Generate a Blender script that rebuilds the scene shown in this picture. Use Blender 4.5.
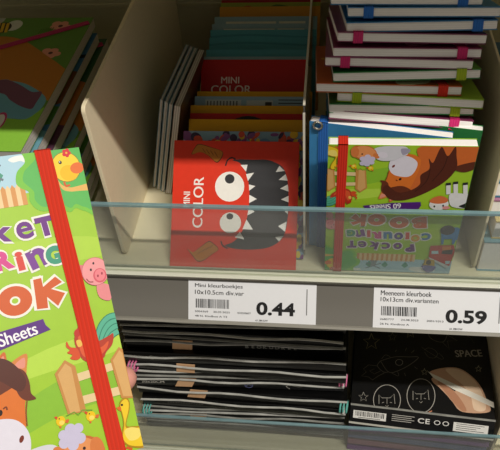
import bpy, math, random
from mathutils import Matrix, Vector
from mathutils.geometry import tessellate_polygon
for o in list(bpy.data.objects): bpy.data.objects.remove(o)
SC = bpy.context.scene
COL = SC.collection
S = 0.01                      # everything below is written in centimetres
R = math.radians

# ---------------------------------------------------------------- camera, world, lights, exposure
cam = bpy.data.objects.new('camera', bpy.data.cameras.new('camera'))
COL.objects.link(cam)
cam.data.sensor_width = 36.0
cam.data.lens = 47.36
cam.data.clip_start = 0.01
CR = ((0.99333, -0.02707, 0.11204), (0.09818, 0.70790, -0.69945), (-0.06038, 0.70579, 0.70584))
M = Matrix(CR).to_4x4(); M.translation = Vector((-0.084, -35.977, 41.43)) * S
cam.matrix_world = M
SC.camera = cam
SC.view_settings.view_transform = 'Standard'
SC.view_settings.look = 'None'
SC.view_settings.exposure = 0.0
SC.view_settings.gamma = 1.0
SC.view_settings.use_curve_mapping = False
w = bpy.data.worlds.new('shop_air'); SC.world = w; w.use_nodes = True
w.node_tree.nodes['Background'].inputs[0].default_value = (1.0, 0.92, 0.80, 1)
w.node_tree.nodes['Background'].inputs[1].default_value = 0.24
def tube_light(name, pos, aim, lx, ly, watts, col=(1, .93, .82)):
    l = bpy.data.lights.new(name, 'AREA'); l.shape = 'RECTANGLE'; l.size = lx*S; l.size_y = ly*S; l.energy = watts; l.color = col
    o = bpy.data.objects.new(name, l); COL.objects.link(o)
    d = (Vector(aim) - Vector(pos)).normalized()
    o.rotation_euler = d.to_track_quat('-Z', 'Y').to_euler(); o.location = Vector(pos)*S
    return o
# ceiling tube over the aisle, about 1.7 m above the shelf
tube_light('aisle_tube_light', (72, -74, 172), (72, 0, 5), 100, 4, 40, (1, .95, .88))
SC.cycles.max_bounces = 10
SC.cycles.transparent_max_bounces = 24

# ---------------------------------------------------------------- materials
_mats = {}
def lin(h):
    h = h.lstrip('#'); v = [int(h[i:i+2], 16)/255 for i in (0, 2, 4)]
    return [c/12.92 if c <= .04045 else ((c+.055)/1.055)**2.4 for c in v]
def mat(h, rough=.5, var=.05, scale=300, bump=0, spec=.4, metal=0, ink=1.0):
    k = (h, rough, var, scale, bump, spec, metal, ink)
    if k in _mats: return _mats[k]
    m = bpy.data.materials.new('paint_' + h.lstrip('#')); m.use_nodes = True
    nt = m.node_tree; b = nt.nodes['Principled BSDF']
    c = lin(h)
    if ink != 1.0:                # heavier printing ink: deeper and a little more saturated
        g = sum(c)/3; c = [max(0, min(1, (g + (x-g)*1.05)*ink)) for x in c]
    b.inputs['Roughness'].default_value = rough
    b.inputs['Specular IOR Level'].default_value = spec
    b.inputs['Metallic'].default_value = metal
    tc = nt.nodes.new('ShaderNodeTexCoord'); n = nt.nodes.new('ShaderNodeTexNoise'); n.inputs['Scale'].default_value = scale
    nt.links.new(tc.outputs['Object'], n.inputs['Vector'])
    mx = nt.nodes.new('ShaderNodeMix'); mx.data_type = 'RGBA'
    mx.inputs['A'].default_value = [x*(1-var) for x in c] + [1]
    mx.inputs['B'].default_value = [min(1, x*(1+var)) for x in c] + [1]
    nt.links.new(n.outputs['Fac'], mx.inputs['Factor'])
    nt.links.new(mx.outputs['Result'], b.inputs['Base Color'])
    if bump:
        bp = nt.nodes.new('ShaderNodeBump'); bp.inputs['Strength'].default_value = bump; bp.inputs['Distance'].default_value = .0005
        nt.links.new(n.outputs['Fac'], bp.inputs['Height']); nt.links.new(bp.outputs['Normal'], b.inputs['Normal'])
    _mats[k] = m
    return m
def banded(name, ca, cb, axis, scale, rough=.6, bump=.3):
    """fine parallel lines: page edges, woven elastic, ribbed rail"""
    m = bpy.data.materials.new(name); m.use_nodes = True
    nt = m.node_tree; b = nt.nodes['Principled BSDF']; b.inputs['Roughness'].default_value = rough; b.inputs['Specular IOR Level'].default_value = .25
    tc = nt.nodes.new('ShaderNodeTexCoord'); wv = nt.nodes.new('ShaderNodeTexWave'); wv.wave_type = 'BANDS'; wv.bands_direction = axis
    wv.inputs['Scale'].default_value = scale; wv.inputs['Distortion'].default_value = .6; wv.inputs['Detail'].default_value = 2
    nt.links.new(tc.outputs['Object'], wv.inputs['Vector'])
    mx = nt.nodes.new('ShaderNodeMix'); mx.data_type = 'RGBA'
    mx.inputs['A'].default_value = lin(ca) + [1]; mx.inputs['B'].default_value = lin(cb) + [1]
    nt.links.new(wv.outputs['Fac'], mx.inputs['Factor']); nt.links.new(mx.outputs['Result'], b.inputs['Base Color'])
    bp = nt.nodes.new('ShaderNodeBump'); bp.inputs['Strength'].default_value = bump; bp.inputs['Distance'].default_value = .0004
    nt.links.new(wv.outputs['Fac'], bp.inputs['Height']); nt.links.new(bp.outputs['Normal'], b.inputs['Normal'])
    return m
def clear(name, tint, veil, veilcol=(.75, .77, .74), f0=.04, rough=.08):
    """clear dusty plastic or glass sheet; veil = how much dust scatters"""
    m = bpy.data.materials.new(name); m.use_nodes = True
    nt = m.node_tree; nt.nodes.clear(); N = nt.nodes.new
    out = N('ShaderNodeOutputMaterial'); tr = N('ShaderNodeBsdfTransparent'); tr.inputs[0].default_value = (*tint, 1)
    df = N('ShaderNodeBsdfDiffuse'); df.inputs[0].default_value = (*veilcol, 1)
    tc = N('ShaderNodeTexCoord'); n = N('ShaderNodeTexNoise'); n.inputs['Scale'].default_value = 40; n.inputs['Detail'].default_value = 6
    nt.links.new(tc.outputs['Object'], n.inputs['Vector'])
    mr = N('ShaderNodeMapRange'); mr.inputs['To Min'].default_value = veil*.5; mr.inputs['To Max'].default_value = veil*1.5
    nt.links.new(n.outputs['Fac'], mr.inputs['Value'])
    m1 = N('ShaderNodeMixShader'); nt.links.new(mr.outputs[0], m1.inputs[0]); nt.links.new(tr.outputs[0], m1.inputs[1]); nt.links.new(df.outputs[0], m1.inputs[2])
    gl = N('ShaderNodeBsdfGlossy'); gl.inputs['Roughness'].default_value = rough
    m2 = N('ShaderNodeMixShader'); gm = N('ShaderNodeNewGeometry'); dt = N('ShaderNodeVectorMath'); dt.operation = 'DOT_PRODUCT'   # reflectance of a thin sheet by angle (Schlick)
    nt.links.new(gm.outputs['Normal'], dt.inputs[0]); nt.links.new(gm.outputs['Incoming'], dt.inputs[1])
    prev = dt.outputs['Value']
    for op, v in (('ABSOLUTE', 0), ('SUBTRACT', None), ('POWER', 5), ('MULTIPLY', 1-f0), ('ADD', f0)):
        mt = N('ShaderNodeMath'); mt.operation = op
        if v is None: mt.inputs[0].default_value = 1; nt.links.new(prev, mt.inputs[1])
        else: nt.links.new(prev, mt.inputs[0]); mt.inputs[1].default_value = v
        prev = mt.outputs[0]
    nt.links.new(prev, m2.inputs[0])
    nt.links.new(m1.outputs[0], m2.inputs[1]); nt.links.new(gl.outputs[0], m2.inputs[2]); nt.links.new(m2.outputs[0], out.inputs[0])
    return m
PAGES = banded('page_edges', '#ece8e3', '#f3f0ec', 'Y', 210, .85, .06)
PAGES_GREY = banded('grey_page_edges', '#a9a39b', '#d5cfc8', 'Y', 150, .8, .2)
_el = {}
def elastic(h):
    if h not in _el:
        c = h.lstrip('#'); d = '#' + ''.join('%02x' % int(int(c[i:i+2], 16)*.94) for i in (0, 2, 4))
        _el[h] = banded('woven_elastic', d, h, 'X', 190, .75, .5)
    return _el[h]
GLASS = clear('guard_glass', (.885, .905, .90), .075, f0=.05)
GLASS_EDGE = clear('glass_edge', (.66, .82, .84), .6, (.27, .43, .46), .04, .2)
PVC = clear('clear_pvc', (.90, .90, .90), .05)
BEIGE = mat('#e8dab8', .55, .04, 220, .15)
CREAM = mat('#e8dfbd', .6, .05, 500, .2)
LIPM = mat('#b9bda8', .45, .04, 150)
STRIP = mat('#cfd0bf', .4, .03, 150)
RAILM = banded('rail_plastic', '#68655e', '#706d66', 'Z', 8, .45, .1)

# ---------------------------------------------------------------- mesh helpers
_gl = {}
def glyph(text, off=0.0):
    """triangles of a line of text at size 1, centred on its box"""
    k = (text, off)
    if k in _gl: return _gl[k]
    cu = bpy.data.curves.new('t', 'FONT'); cu.body = text; cu.size = 1; cu.offset = off; cu.resolution_u = 4; cu.fill_mode = 'FRONT'
    o = bpy.data.objects.new('t', cu); COL.objects.link(o)
    dg = bpy.context.evaluated_depsgraph_get(); dg.update()
    me = bpy.data.meshes.new_from_object(o.evaluated_get(dg)); me.calc_loop_triangles()
    v = [(p.co.x, p.co.y) for p in me.vertices]; t = [tuple(x.vertices) for x in me.loop_triangles]
    bpy.data.objects.remove(o); bpy.data.curves.remove(cu); bpy.data.meshes.remove(me)
    if not v: v = [(0, 0)]
    x0, x1 = min(p[0] for p in v), max(p[0] for p in v); y0, y1 = min(p[1] for p in v), max(p[1] for p in v)
    _gl[k] = (v, t, (x0, y0, x1, y1)); return _gl[k]
def smooth(pts, closed=True, n=5):
    N = len(pts); out = []
    rng = range(N) if closed else range(N-1)
    for i in rng:
        g = (lambda j: pts[j % N]) if closed else (lambda j: pts[max(0, min(N-1, j))])
        a, b, c, d = g(i-1), g(i), g(i+1), g(i+2)
        for k in range(n):
            t = k/n
            out.append(tuple(.5*((2*b[m]) + (-a[m]+c[m])*t + (2*a[m]-5*b[m]+4*c[m]-d[m])*t*t + (-a[m]+3*b[m]-3*c[m]+d[m])*t**3) for m in (0, 1)))
    if not closed: out.append(tuple(pts[-1]))
    return out
def clip(poly, W, H):
    for ax, lim, sgn in ((0, 0, 1), (0, W, -1), (1, 0, 1), (1, H, -1)):
        out = []
        for i, p in enumerate(poly):
            q = poly[i-1]
            pi, qi = sgn*(p[ax]-lim) >= 0, sgn*(q[ax]-lim) >= 0
            if pi != qi:
                t = (lim-q[ax])/(p[ax]-q[ax]); out.append((q[0]+(p[0]-q[0])*t, q[1]+(p[1]-q[1])*t))
            if pi: out.append(p)
        poly = out
        if len(poly) < 3: return []
    return poly
class MB:
    """collects faces with their materials and links them as ONE mesh object"""
    def __init__(s): s.v = []; s.f = []; s.m = []; s.mats = []
    def mi(s, m):
        if m not in s.mats: s.mats.append(m)
        return s.mats.index(m)
    def face(s, pts, m):
        b = len(s.v); s.v += [tuple(p) for p in pts]; s.f.append(tuple(range(b, b+len(pts)))); s.m.append(s.mi(m))
    def grid(s, vs, fs, m):
        b = len(s.v); s.v += [tuple(p) for p in vs]; i = s.mi(m)
        for f in fs: s.f.append(tuple(b+k for k in f)); s.m.append(i)
    def box(s, a, b, m, M=None):
        x0, y0, z0 = a; x1, y1, z1 = b
        vs = [(x0,y0,z0),(x1,y0,z0),(x1,y1,z0),(x0,y1,z0),(x0,y0,z1),(x1,y0,z1),(x1,y1,z1),(x0,y1,z1)]
        if M: vs = [tuple(M @ Vector(p)) for p in vs]
        s.grid(vs, [(0,3,2,1),(4,5,6,7),(0,1,5,4),(1,2,6,5),(2,3,7,6),(3,0,4,7)], m)
    def prism(s, prof, x0, x1, m):
        """profile of (y, z) points, counter-clockwise seen from +x, run along x"""
        n = len(prof); vs = [(x0, y, z) for y, z in prof] + [(x1, y, z) for y, z in prof]
        fs = [(i, (i+1) % n, n+(i+1) % n, n+i) for i in range(n)] + [tuple(range(n))[::-1], tuple(range(n, 2*n))]
        s.grid(vs, [f[::-1] for f in fs], m)
    def plate(s, prof, axis, a, b, m):
        """outline run through a thickness along x"""
        s.prism(prof, a, b, m)
    def tube(s, pts, r, m, n=8, closed=False):
        P = [Vector(p) for p in pts]; N = len(P); vs = []; fs = []
        for i, p in enumerate(P):
            t = (P[(i+1) % N]-P[i-1]) if closed or 0 < i < N-1 else (P[1]-P[0] if i == 0 else P[-1]-P[-2])
            t.normalize(); a = t.orthogonal().normalized() if i == 0 else (pa - t*pa.dot(t)).normalized(); pa = a; c = t.cross(a)
            rr = r[i] if isinstance(r, (list, tuple)) else r
            for k in range(n): vs.append(tuple(p + (a*math.cos(k*2*math.pi/n) + c*math.sin(k*2*math.pi/n))*rr))
        for i in range(N if closed else N-1):
            for k in range(n): fs.append((i*n+k, i*n+(k+1) % n, ((i+1) % N)*n+(k+1) % n, ((i+1) % N)*n+k))
        if not closed: fs += [tuple(range(n))[::-1], tuple(range((N-1)*n, N*n))]
        s.grid(vs, fs, m)
    def art(s, ops, W, H, O, U, V, N, eps=.0004, rough=.4, start=1, ink=1.0):
        """flat printed artwork: shapes in (u, v) cm on the plane O + u*U + v*V, stacked along N"""
        O, U, V, N = map(Vector, (O, U, V, N)); lay = start
        def tri(pts, tris, col):
            nonlocal lay
            mm = mat(col, rough, .05, 300, 0, .2, 0, ink); z = N*(eps*lay)
            for t in tris:
                q = clip([pts[i] for i in t], W, H)
                if q:
                    ar = sum(q[i-1][0]*q[i][1]-q[i][0]*q[i-1][1] for i in range(len(q)))
                    if abs(ar) < 1e-7: continue
                    if ar < 0: q = q[::-1]
                    s.face([O + U*p[0] + V*p[1] + z for p in q], mm)
            lay += 1
        def fill(pts, col):
            tri(pts, tessellate_polygon([[Vector((p[0], p[1], 0)) for p in pts]]), col)
        def put(text, off, col, c, h, rot, xs, ref=None):
            v, t, bb = glyph(text, off); x0, y0, x1, y1 = (glyph(text, ref)[2] if ref is not None else bb)
            k = h/max(1e-6, y1-y0); cx, cy = (x0+x1)/2, (y0+y1)/2; ca, sa = math.cos(R(rot)), math.sin(R(rot))
            pts = [((p[0]-cx)*k*xs, (p[1]-cy)*k) for p in v]
            tri([(c[0]+x*ca-y*sa, c[1]+x*sa+y*ca) for x, y in pts], t, col)
        for o in ops:
            if o[0] == 'poly': fill(smooth(o[2]) if o[3] else o[2], o[1])
            elif o[0] == 'ell':
                (cx, cy), a, b, r = o[2], o[3], o[4], R(o[5])
                fill([(cx+a*math.cos(t)*math.cos(r)-b*math.sin(t)*math.sin(r), cy+a*math.cos(t)*math.sin(r)+b*math.sin(t)*math.cos(r)) for t in [k*math.pi/12 for k in range(24)]], o[1])
            elif o[0] == 'ring':
                (cx, cy), a, b = o[2], o[3], o[4]
                pts = [(cx+rr*math.cos(k*math.pi/10), cy+rr*math.sin(k*math.pi/10)) for rr in (a, a-b) for k in range(20)]
                tri(pts, [(k, (k+1) % 20, 20+k) for k in range(20)] + [(20+k, (k+1) % 20, 20+(k+1) % 20) for k in range(20)], o[1])
            elif o[0] == 'stroke':
                p = smooth(o[3], False) if o[4] else [tuple(q) for q in o[3]]
                h = o[2]/2; pts = []
                for i, q in enumerate(p):
                    a, b = p[max(0, i-1)], p[min(len(p)-1, i+1)]; dx, dy = b[0]-a[0], b[1]-a[1]; L = math.hypot(dx, dy) or 1
                    pts += [(q[0]-dy/L*h, q[1]+dx/L*h), (q[0]+dy/L*h, q[1]-dx/L*h)]
                tri(pts, [t for i in range(len(p)-1) for t in ((2*i, 2*i+1, 2*i+2), (2*i+1, 2*i+3, 2*i+2))], o[1])
            elif o[0] == 'text':          # three passes a hair apart make the strokes bold
                for e in (-.022, 0, .022): put(o[1], 0, o[2], (o[3][0]+e*o[4]*math.cos(R(o[5])), o[3][1]+e*o[4]*math.sin(R(o[5]))), o[4], o[5], o[6])
            elif o[0] == 'glyph1': put(o[1], .02, o[2], o[3], o[4], o[5], o[6])
            elif o[0] == 'glyph':
                ch, col, c, hh, rot, wd = o[1:]
                if ch == 'O':
                    for dx, cc, f in ((.1, '#f4f3e8', 1), (0, col, 1), (0, '#f4f3e8', .30), (-.07, '#a5ce3c', .30)):
                        r = R(rot); a_, b_ = wd/2*f+dx, hh/2*f+dx
                        fill([(c[0]+a_*math.cos(t)*math.cos(r)-b_*math.sin(t)*math.sin(r), c[1]+a_*math.cos(t)*math.sin(r)+b_*math.sin(t)*math.cos(r)) for t in [k*math.pi/14 for k in range(28)]], cc)
                else:
                    lo = .07 if ch.isupper() else {'e': .022, 'c': .03, 'k': .05}.get(ch, .045)
                    for off, cc, ex in ((lo, '#f4f3e8', .17), (lo, col, 0)):
                        bb = glyph(ch, off)[2]; H2 = hh+ex; W2 = wd+ex; k = H2/(bb[3]-bb[1])
                        put(ch, off, cc, c, H2, rot, W2/((bb[2]-bb[0])*k))
    def build(s, name, parent=None, bevel=0, smooth=False, M=None):
        me = bpy.data.meshes.new(name)
        me.from_pydata([(x*S, y*S, z*S) for x, y, z in s.v], [], s.f)
        for m in s.mats: me.materials.append(m)
        me.polygons.foreach_set('material_index', s.m)
        if smooth: me.polygons.foreach_set('use_smooth', [True]*len(s.f))
        me.update()
        o = bpy.data.objects.new(name, me); COL.objects.link(o)
        if parent: o.parent = parent
        if M: o.matrix_world = M
        if bevel:
            b = o.modifiers.new('edge', 'BEVEL'); b.width = bevel*S; b.segments = 2; b.limit_method = 'ANGLE'; b.angle_limit = R(50)
        return o
def obj_from(name, src, parent=None):
    o = bpy.data.objects.new(name, src.data); COL.objects.link(o); o.parent = parent
    for md in src.modifiers:
        b = o.modifiers.new(md.name, md.type); b.width = md.width; b.segments = md.segments; b.limit_method = md.limit_method; b.angle_limit = md.angle_limit
    return o
def tag(o, label=None, cat=None, group=None, kind=None):
    for k, v in (('label', label), ('category', cat), ('group', group), ('kind', kind)):
        if v: o[k] = v
    return o
def place(o, rows, loc):
    """rows: images of the local x, y, z axes"""
    m = Matrix([list(c) for c in rows]).transposed().to_4x4(); m.translation = Vector(loc)*S
    o.matrix_world = m
    return o
def thing(name, label, cat, group=None, loc=(0, 0, 0), rows=((1,0,0),(0,1,0),(0,0,1))):
    o = bpy.data.objects.new(name, None); COL.objects.link(o); o.empty_display_size = .02
    tag(o, label, cat, group); place(o, rows, loc); return o
def copy_tree(src, label, group, loc, rows):
    r = src.copy(); COL.objects.link(r); r['label'] = label
    if group: r['group'] = group
    place(r, rows, loc)
    for ch in list(src.children):
        c = ch.copy(); COL.objects.link(c); c.parent = r
        for g in list(ch.children):
            d = g.copy(); COL.objects.link(d); d.parent = c
    return r
def rotx(a):
    c, s_ = math.cos(R(a)), math.sin(R(a)); return ((1,0,0),(0,c,s_),(0,-s_,c))
def rows_of(m): m = m.to_3x3().transposed(); return [tuple(m[i]) for i in range(3)]
def mrot(*seq):
    m = Matrix.Identity(3)
    for ax, a in seq: m = Matrix.Rotation(R(a), 3, ax) @ m
    return m
FARM_ART = [
('poly','#8fc23c',[(0,1.6),(2,2.6),(5,2.9),(7.5,3.6),(10,3.4),(10,2.4),(7,2.2),(4,1.4),(0,0.6)],1),
('poly','#b4d84a',[(0,8.6),(3,9.3),(7,9.4),(10,9.0),(10,8.2),(6,8.3),(3,8.0),(0,7.7)],1),
('poly','#bcdf54',[(4,3.9),(7,4.9),(10,5.0),(10,4.2),(7,4.0)],1),
('poly','#b5d9e8',[(0,13),(10,13),(10,11.3),(6,11.35),(0,11.5)],0),
('poly','#f4f7f2',[(7.035,12.811),(7.295,12.928),(7.738,12.937),(8.047,12.855),(7.966,12.648),(7.716,12.615),(7.493,12.709),(7.208,12.681)],1),
('poly','#f4f7f2',[(1.2,12.7),(2.0,12.95),(3.0,12.8),(3.2,12.4),(2.2,12.3),(1.4,12.4)],1),
('poly','#4d9c83',[(4.92,12.2),(5.2,12.5),(5.48,12.2),(5.2,11.75)],0),
('poly','#4d9c83',[(6.17,12.2),(6.45,12.5),(6.73,12.2),(6.45,11.75)],0),
('poly','#4d9c83',[(3.3200000000000003,12.2),(3.6,12.5),(3.88,12.2),(3.6,11.75)],0),
('poly','#8d9aa0',[(5.75,11.5),(5.95,12.3),(6.25,12.3),(6.45,11.5)],0),
('stroke','#6f7d86',0.1,[(5.5,12.65),(6.7,12.0)],0),
('stroke','#6f7d86',0.1,[(5.5,12.0),(6.7,12.65)],0),
('poly','#f0d3a0',[(2.9,10.85),(2.9,11.6),(2.9899999999999998,11.75),(3.09,11.6),(3.09,10.85)],0),
('poly','#d99a58',[(3.09,10.85),(3.09,11.6),(3.1799999999999997,11.75),(3.28,11.6),(3.28,10.85)],0),
('poly','#f0d3a0',[(3.28,10.85),(3.28,11.6),(3.3699999999999997,11.75),(3.4699999999999998,11.6),(3.4699999999999998,10.85)],0),
('poly','#d99a58',[(3.4699999999999998,10.85),(3.4699999999999998,11.6),(3.5599999999999996,11.75),(3.6599999999999997,11.6),(3.6599999999999997,10.85)],0),
('poly','#f0d3a0',[(3.66,10.85),(3.66,11.6),(3.75,11.75),(3.85,11.6),(3.85,10.85)],0),
('poly','#d99a58',[(3.8499999999999996,10.85),(3.8499999999999996,11.6),(3.9399999999999995,11.75),(4.04,11.6),(4.04,10.85)],0),
('poly','#f0d3a0',[(4.04,10.85),(4.04,11.6),(4.13,11.75),(4.23,11.6),(4.23,10.85)],0),
('poly','#d99a58',[(4.23,10.85),(4.23,11.6),(4.32,11.75),(4.420000000000001,11.6),(4.420000000000001,10.85)],0),
('poly','#f0d3a0',[(4.42,10.85),(4.42,11.6),(4.51,11.75),(4.61,11.6),(4.61,10.85)],0),
('poly','#d99a58',[(4.609999999999999,10.85),(4.609999999999999,11.6),(4.699999999999999,11.75),(4.8,11.6),(4.8,10.85)],0),
('poly','#f0d3a0',[(4.8,10.85),(4.8,11.6),(4.89,11.75),(4.99,11.6),(4.99,10.85)],0),
('poly','#d99a58',[(4.99,10.85),(4.99,11.6),(5.08,11.75),(5.180000000000001,11.6),(5.180000000000001,10.85)],0),
('poly','#f0d3a0',[(5.18,10.85),(5.18,11.6),(5.27,11.75),(5.37,11.6),(5.37,10.85)],0),
('poly','#d99a58',[(5.37,10.85),(5.37,11.6),(5.46,11.75),(5.5600000000000005,11.6),(5.5600000000000005,10.85)],0),
('poly','#f0d3a0',[(5.5600000000000005,10.85),(5.5600000000000005,11.6),(5.65,11.75),(5.750000000000001,11.6),(5.750000000000001,10.85)],0),
('poly','#d99a58',[(5.75,10.85),(5.75,11.6),(5.84,11.75),(5.94,11.6),(5.94,10.85)],0),
('poly','#f0d3a0',[(5.9399999999999995,10.85),(5.9399999999999995,11.6),(6.029999999999999,11.75),(6.13,11.6),(6.13,10.85)],0),
('poly','#d99a58',[(6.13,10.85),(6.13,11.6),(6.22,11.75),(6.32,11.6),(6.32,10.85)],0),
('poly','#f0d3a0',[(6.32,10.85),(6.32,11.6),(6.41,11.75),(6.510000000000001,11.6),(6.510000000000001,10.85)],0),
('poly','#d99a58',[(6.51,10.85),(6.51,11.6),(6.6,11.75),(6.7,11.6),(6.7,10.85)],0),
('poly','#f0d3a0',[(6.699999999999999,10.85),(6.699999999999999,11.6),(6.789999999999999,11.75),(6.89,11.6),(6.89,10.85)],0),
('poly','#d99a58',[(6.890000000000001,10.85),(6.890000000000001,11.6),(6.98,11.75),(7.080000000000001,11.6),(7.080000000000001,10.85)],0),
('poly','#f0d3a0',[(7.08,10.85),(7.08,11.6),(7.17,11.75),(7.2700000000000005,11.6),(7.2700000000000005,10.85)],0),
('poly','#d99a58',[(7.27,10.85),(7.27,11.6),(7.359999999999999,11.75),(7.46,11.6),(7.46,10.85)],0),
('poly','#7cc644',[(7.598,13.258),(7.651,12.905),(7.653,12.602),(7.287,12.263),(7.161,11.811),(7.31,11.554),(7.574,11.365),(7.552,10.941),(7.799,10.559),(8.186,10.453),(8.628,10.597),(8.837,10.39),(9.105,10.259),(9.345,10.395),(9.691,10.206),(10.331,10.146),(10.986,13.215),(9.282,13.411)],1),
('poly','#5fb95a',[(7.806,12.452),(7.56,12.226),(7.448,11.855),(7.634,11.571),(7.789,11.333),(7.763,10.993),(7.986,10.679),(8.307,10.649),(8.671,10.808),(8.88,10.601),(9.139,10.428),(9.38,10.564),(9.727,10.377),(10.368,10.318),(10.986,13.215),(8.706,13.477),(8.15,12.755)],1),
('poly','#e9b968',[(8.819,11.746),(8.971,11.461),(9.277,11.306),(9.622,11.321),(10.376,11.39),(10.311,11.086),(9.578,11.107),(9.242,11.135),(8.936,11.291)],1),
('ell','#8a6a3a',(9.293,12.21),0.615,0.666,-7.6),
('ell','#f7d543',(9.293,12.21),0.59,0.64,-7.6),
('ell','#f2c22c',(9.364,11.934),0.379,0.351,-7.9),
('ell','#e8763a',(9.742,12.105),0.298,0.243,12.3),
('ell','#3a2a18',(9.084,12.436),0.071,0.079,-7.4),
('ell','#ffffff',(9.068,12.46),0.025,0.026,-7.4),
('ell','#d8343c',(9.533,12.801),0.08,0.084,-7.1),
('ell','#d8343c',(9.436,12.703),0.08,0.084,-7.2),
('ell','#d8343c',(9.324,12.759),0.08,0.084,-7.1),
('ell','#d8343c',(9.351,12.892),0.08,0.084,-7.0),
('ell','#d8343c',(9.48,12.918),0.08,0.084,-7.0),
('ell','#f3b54a',(9.425,12.814),0.046,0.049,-7.1),
('stroke','#d8602c',0.09,[(9.079,11.577),(9.126,11.394),(9.299,11.413)],1),
('glyph','P','#6d2c86',(3.435,10.115),0.85,12,0.72),
('glyph','o','#6d2c86',(4.383,9.891),0.72,4,0.66),
('glyph','c','#6d2c86',(5.289,9.904),0.72,2,0.66),
('glyph','k','#6d2c86',(6.274,9.922),0.85,-10,0.74),
('glyph','e','#6d2c86',(7.12,9.809),0.72,4,0.66),
('glyph','T','#6d2c86',(7.938,9.837),0.82,4,0.72),
('glyph','C','#2f7fb5',(2.35,8.747),0.78,10,0.68),
('glyph','o','#e0a13a',(3.139,8.969),0.78,4,0.68),
('glyph','l','#d9483c',(3.756,8.726),0.78,5,0.3),
('glyph','o','#4d3b8e',(4.417,8.776),0.78,4,0.68),
('glyph','u','#2f7fb5',(5.238,8.722),0.78,5,0.68),
('glyph','R','#d94b92',(6.094,8.751),0.78,5,0.74),
('glyph','i','#d9483c',(6.703,8.6),0.78,4,0.3),
('glyph','n','#7b3f96',(7.393,8.593),0.78,14,0.78),
('glyph','G','#3f9a7c',(8.056,8.584),0.78,5,0.68),
('stroke','#f4f3e8',0.24,[(7.047,7.75),(7.369,7.766),(7.374,7.389),(7.922,7.709),(8.152,7.433),(7.666,7.243),(8.179,6.963),(7.8,6.502),(7.448,6.957),(7.399,6.511),(6.97,6.552),(7.047,7.75),(7.369,7.766)],0),
('poly','#d4602c',[(7.047,7.75),(7.369,7.766),(7.374,7.389),(7.922,7.709),(8.152,7.433),(7.666,7.243),(8.179,6.963),(7.8,6.502),(7.448,6.957),(7.399,6.511),(6.97,6.552)],0),
('glyph','B','#d4602c',(3.045,7.285),1.18,8,1.1),
('glyph','O','#d4602c',(4.523,7.311),1.18,3,1.4),
('glyph','O','#d4602c',(6.214,7.068),1.18,3,1.32),
('poly','#5b2a83',[(3.254,5.845),(5.442,5.999),(7.122,6.121),(7.17,5.863),(7.325,5.64),(5.311,5.297),(3.2,5.134),(3.124,5.497)],0),
('text', '60 Sheets', '#ffffff', (5.687, 5.699), 0.5, 7, 0.82),
('poly','#d4703a',[(3.754,0.009),(-0.085,-0.151),(-0.172,1.355),(1.096,1.877),(1.801,2.858),(2.802,3.892),(3.981,4.361),(4.984,4.016),(5.399,3.245),(4.846,2.633),(3.963,2.113),(3.732,1.265)],1),
('poly','#5f3020',[(1.19,1.696),(-0.092,1.268),(-0.191,1.813),(0.517,2.222),(1.196,2.068)],1),
('poly','#a24c28',[(5.399,3.245),(4.984,4.016),(4.424,4.084),(4.09,3.37),(4.682,2.914)],1),
('poly','#e07a38',[(4.17,4.062),(3.648,1.19),(5.176,0.678),(5.598,1.7),(5.813,3.005),(6.031,3.734),(5.492,4.279),(4.788,4.472)],1),
('poly','#e8e4f0',[(3.942,2.222),(4.318,2.714),(4.972,2.708),(5.45,2.486),(5.734,2.008),(5.733,1.423),(5.443,0.897),(4.487,0.909),(3.866,1.417)],1),
('poly','#d98a4a',[(5.521,4.627),(6.227,4.94),(6.138,4.382),(5.988,4.104)],1),
('poly','#e89a86',[(5.7,4.579),(6.124,4.806),(6.047,4.407)],1),
('poly','#d4703a',[(4.955,4.779),(5.442,5.203),(5.432,4.651),(5.201,4.319),(4.955,4.387)],1),
('poly','#e89a86',[(5.095,4.741),(5.385,5.059),(5.346,4.595)],1),
('poly','#6b3320',[(4.216,4.512),(4.948,4.545),(5.464,4.524),(5.794,4.475),(6.054,4.245),(6.137,3.784),(6.117,3.392),(6.259,3.132),(5.918,3.152),(5.692,3.355),(5.542,3.753),(5.272,3.711),(4.922,3.616),(4.492,3.662),(3.987,4.037)],1),
('poly','#57291c',[(2.439,0.042),(1.908,0.818),(1.524,0.003),(1.334,0.792),(1.161,1.88),(1.707,3.046),(2.777,4.09),(4.063,4.877),(5.026,5.038),(5.612,4.764),(6.027,3.974),(5.715,3.558),(4.964,4.216),(4.151,4.069),(3.471,3.435),(3.509,2.564),(2.985,1.97),(3.137,1.055),(2.797,1.405)],1),
('stroke','#3b1a12',0.06,[(1.908,0.818),(2.07,1.925),(2.637,3.096)],1),
('stroke','#3b1a12',0.06,[(2.92,1.967),(3.037,3.118),(3.729,4.145)],1),
('ell','#7a3020',(5.446,1.787),0.082,0.142,-27.5),
('ell','#2a1712',(4.874,2.97),0.091,0.119,-16.6),
('stroke','#7a3b1e',0.06,[(5.006,3.086),(5.125,3.128),(5.139,3.008)],1),
('stroke','#8a4a24',0.05,[(5.922,3.171),(5.799,2.734),(5.734,2.204)],1),
('poly','#e9e9ea',[(0.926,5.511),(1.24,4.808),(1.249,4.302),(0.928,4.183),(-0.024,4.227),(-0.388,4.007),(-0.534,5.211),(-0.063,5.657)],1),
('stroke','#e9e9ea',0.3,[(1.491,3.374),(1.35,4.308)],0),
('stroke','#2b2b2b',0.34,[(1.512,3.23),(1.477,3.462)],0),
('stroke','#e9e9ea',0.3,[(1.009,3.251),(0.846,4.278)],0),
('stroke','#2b2b2b',0.34,[(1.031,3.106),(0.995,3.337)],0),
('stroke','#e9e9ea',0.3,[(0.333,3.311),(0.176,4.239)],0),
('stroke','#2b2b2b',0.34,[(0.358,3.166),(0.318,3.397)],0),
('poly','#2b2b2b',[(0.448,5.481),(0.023,5.143),(-0.11,4.726),(-0.399,5.22),(-0.199,5.648)],1),
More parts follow.
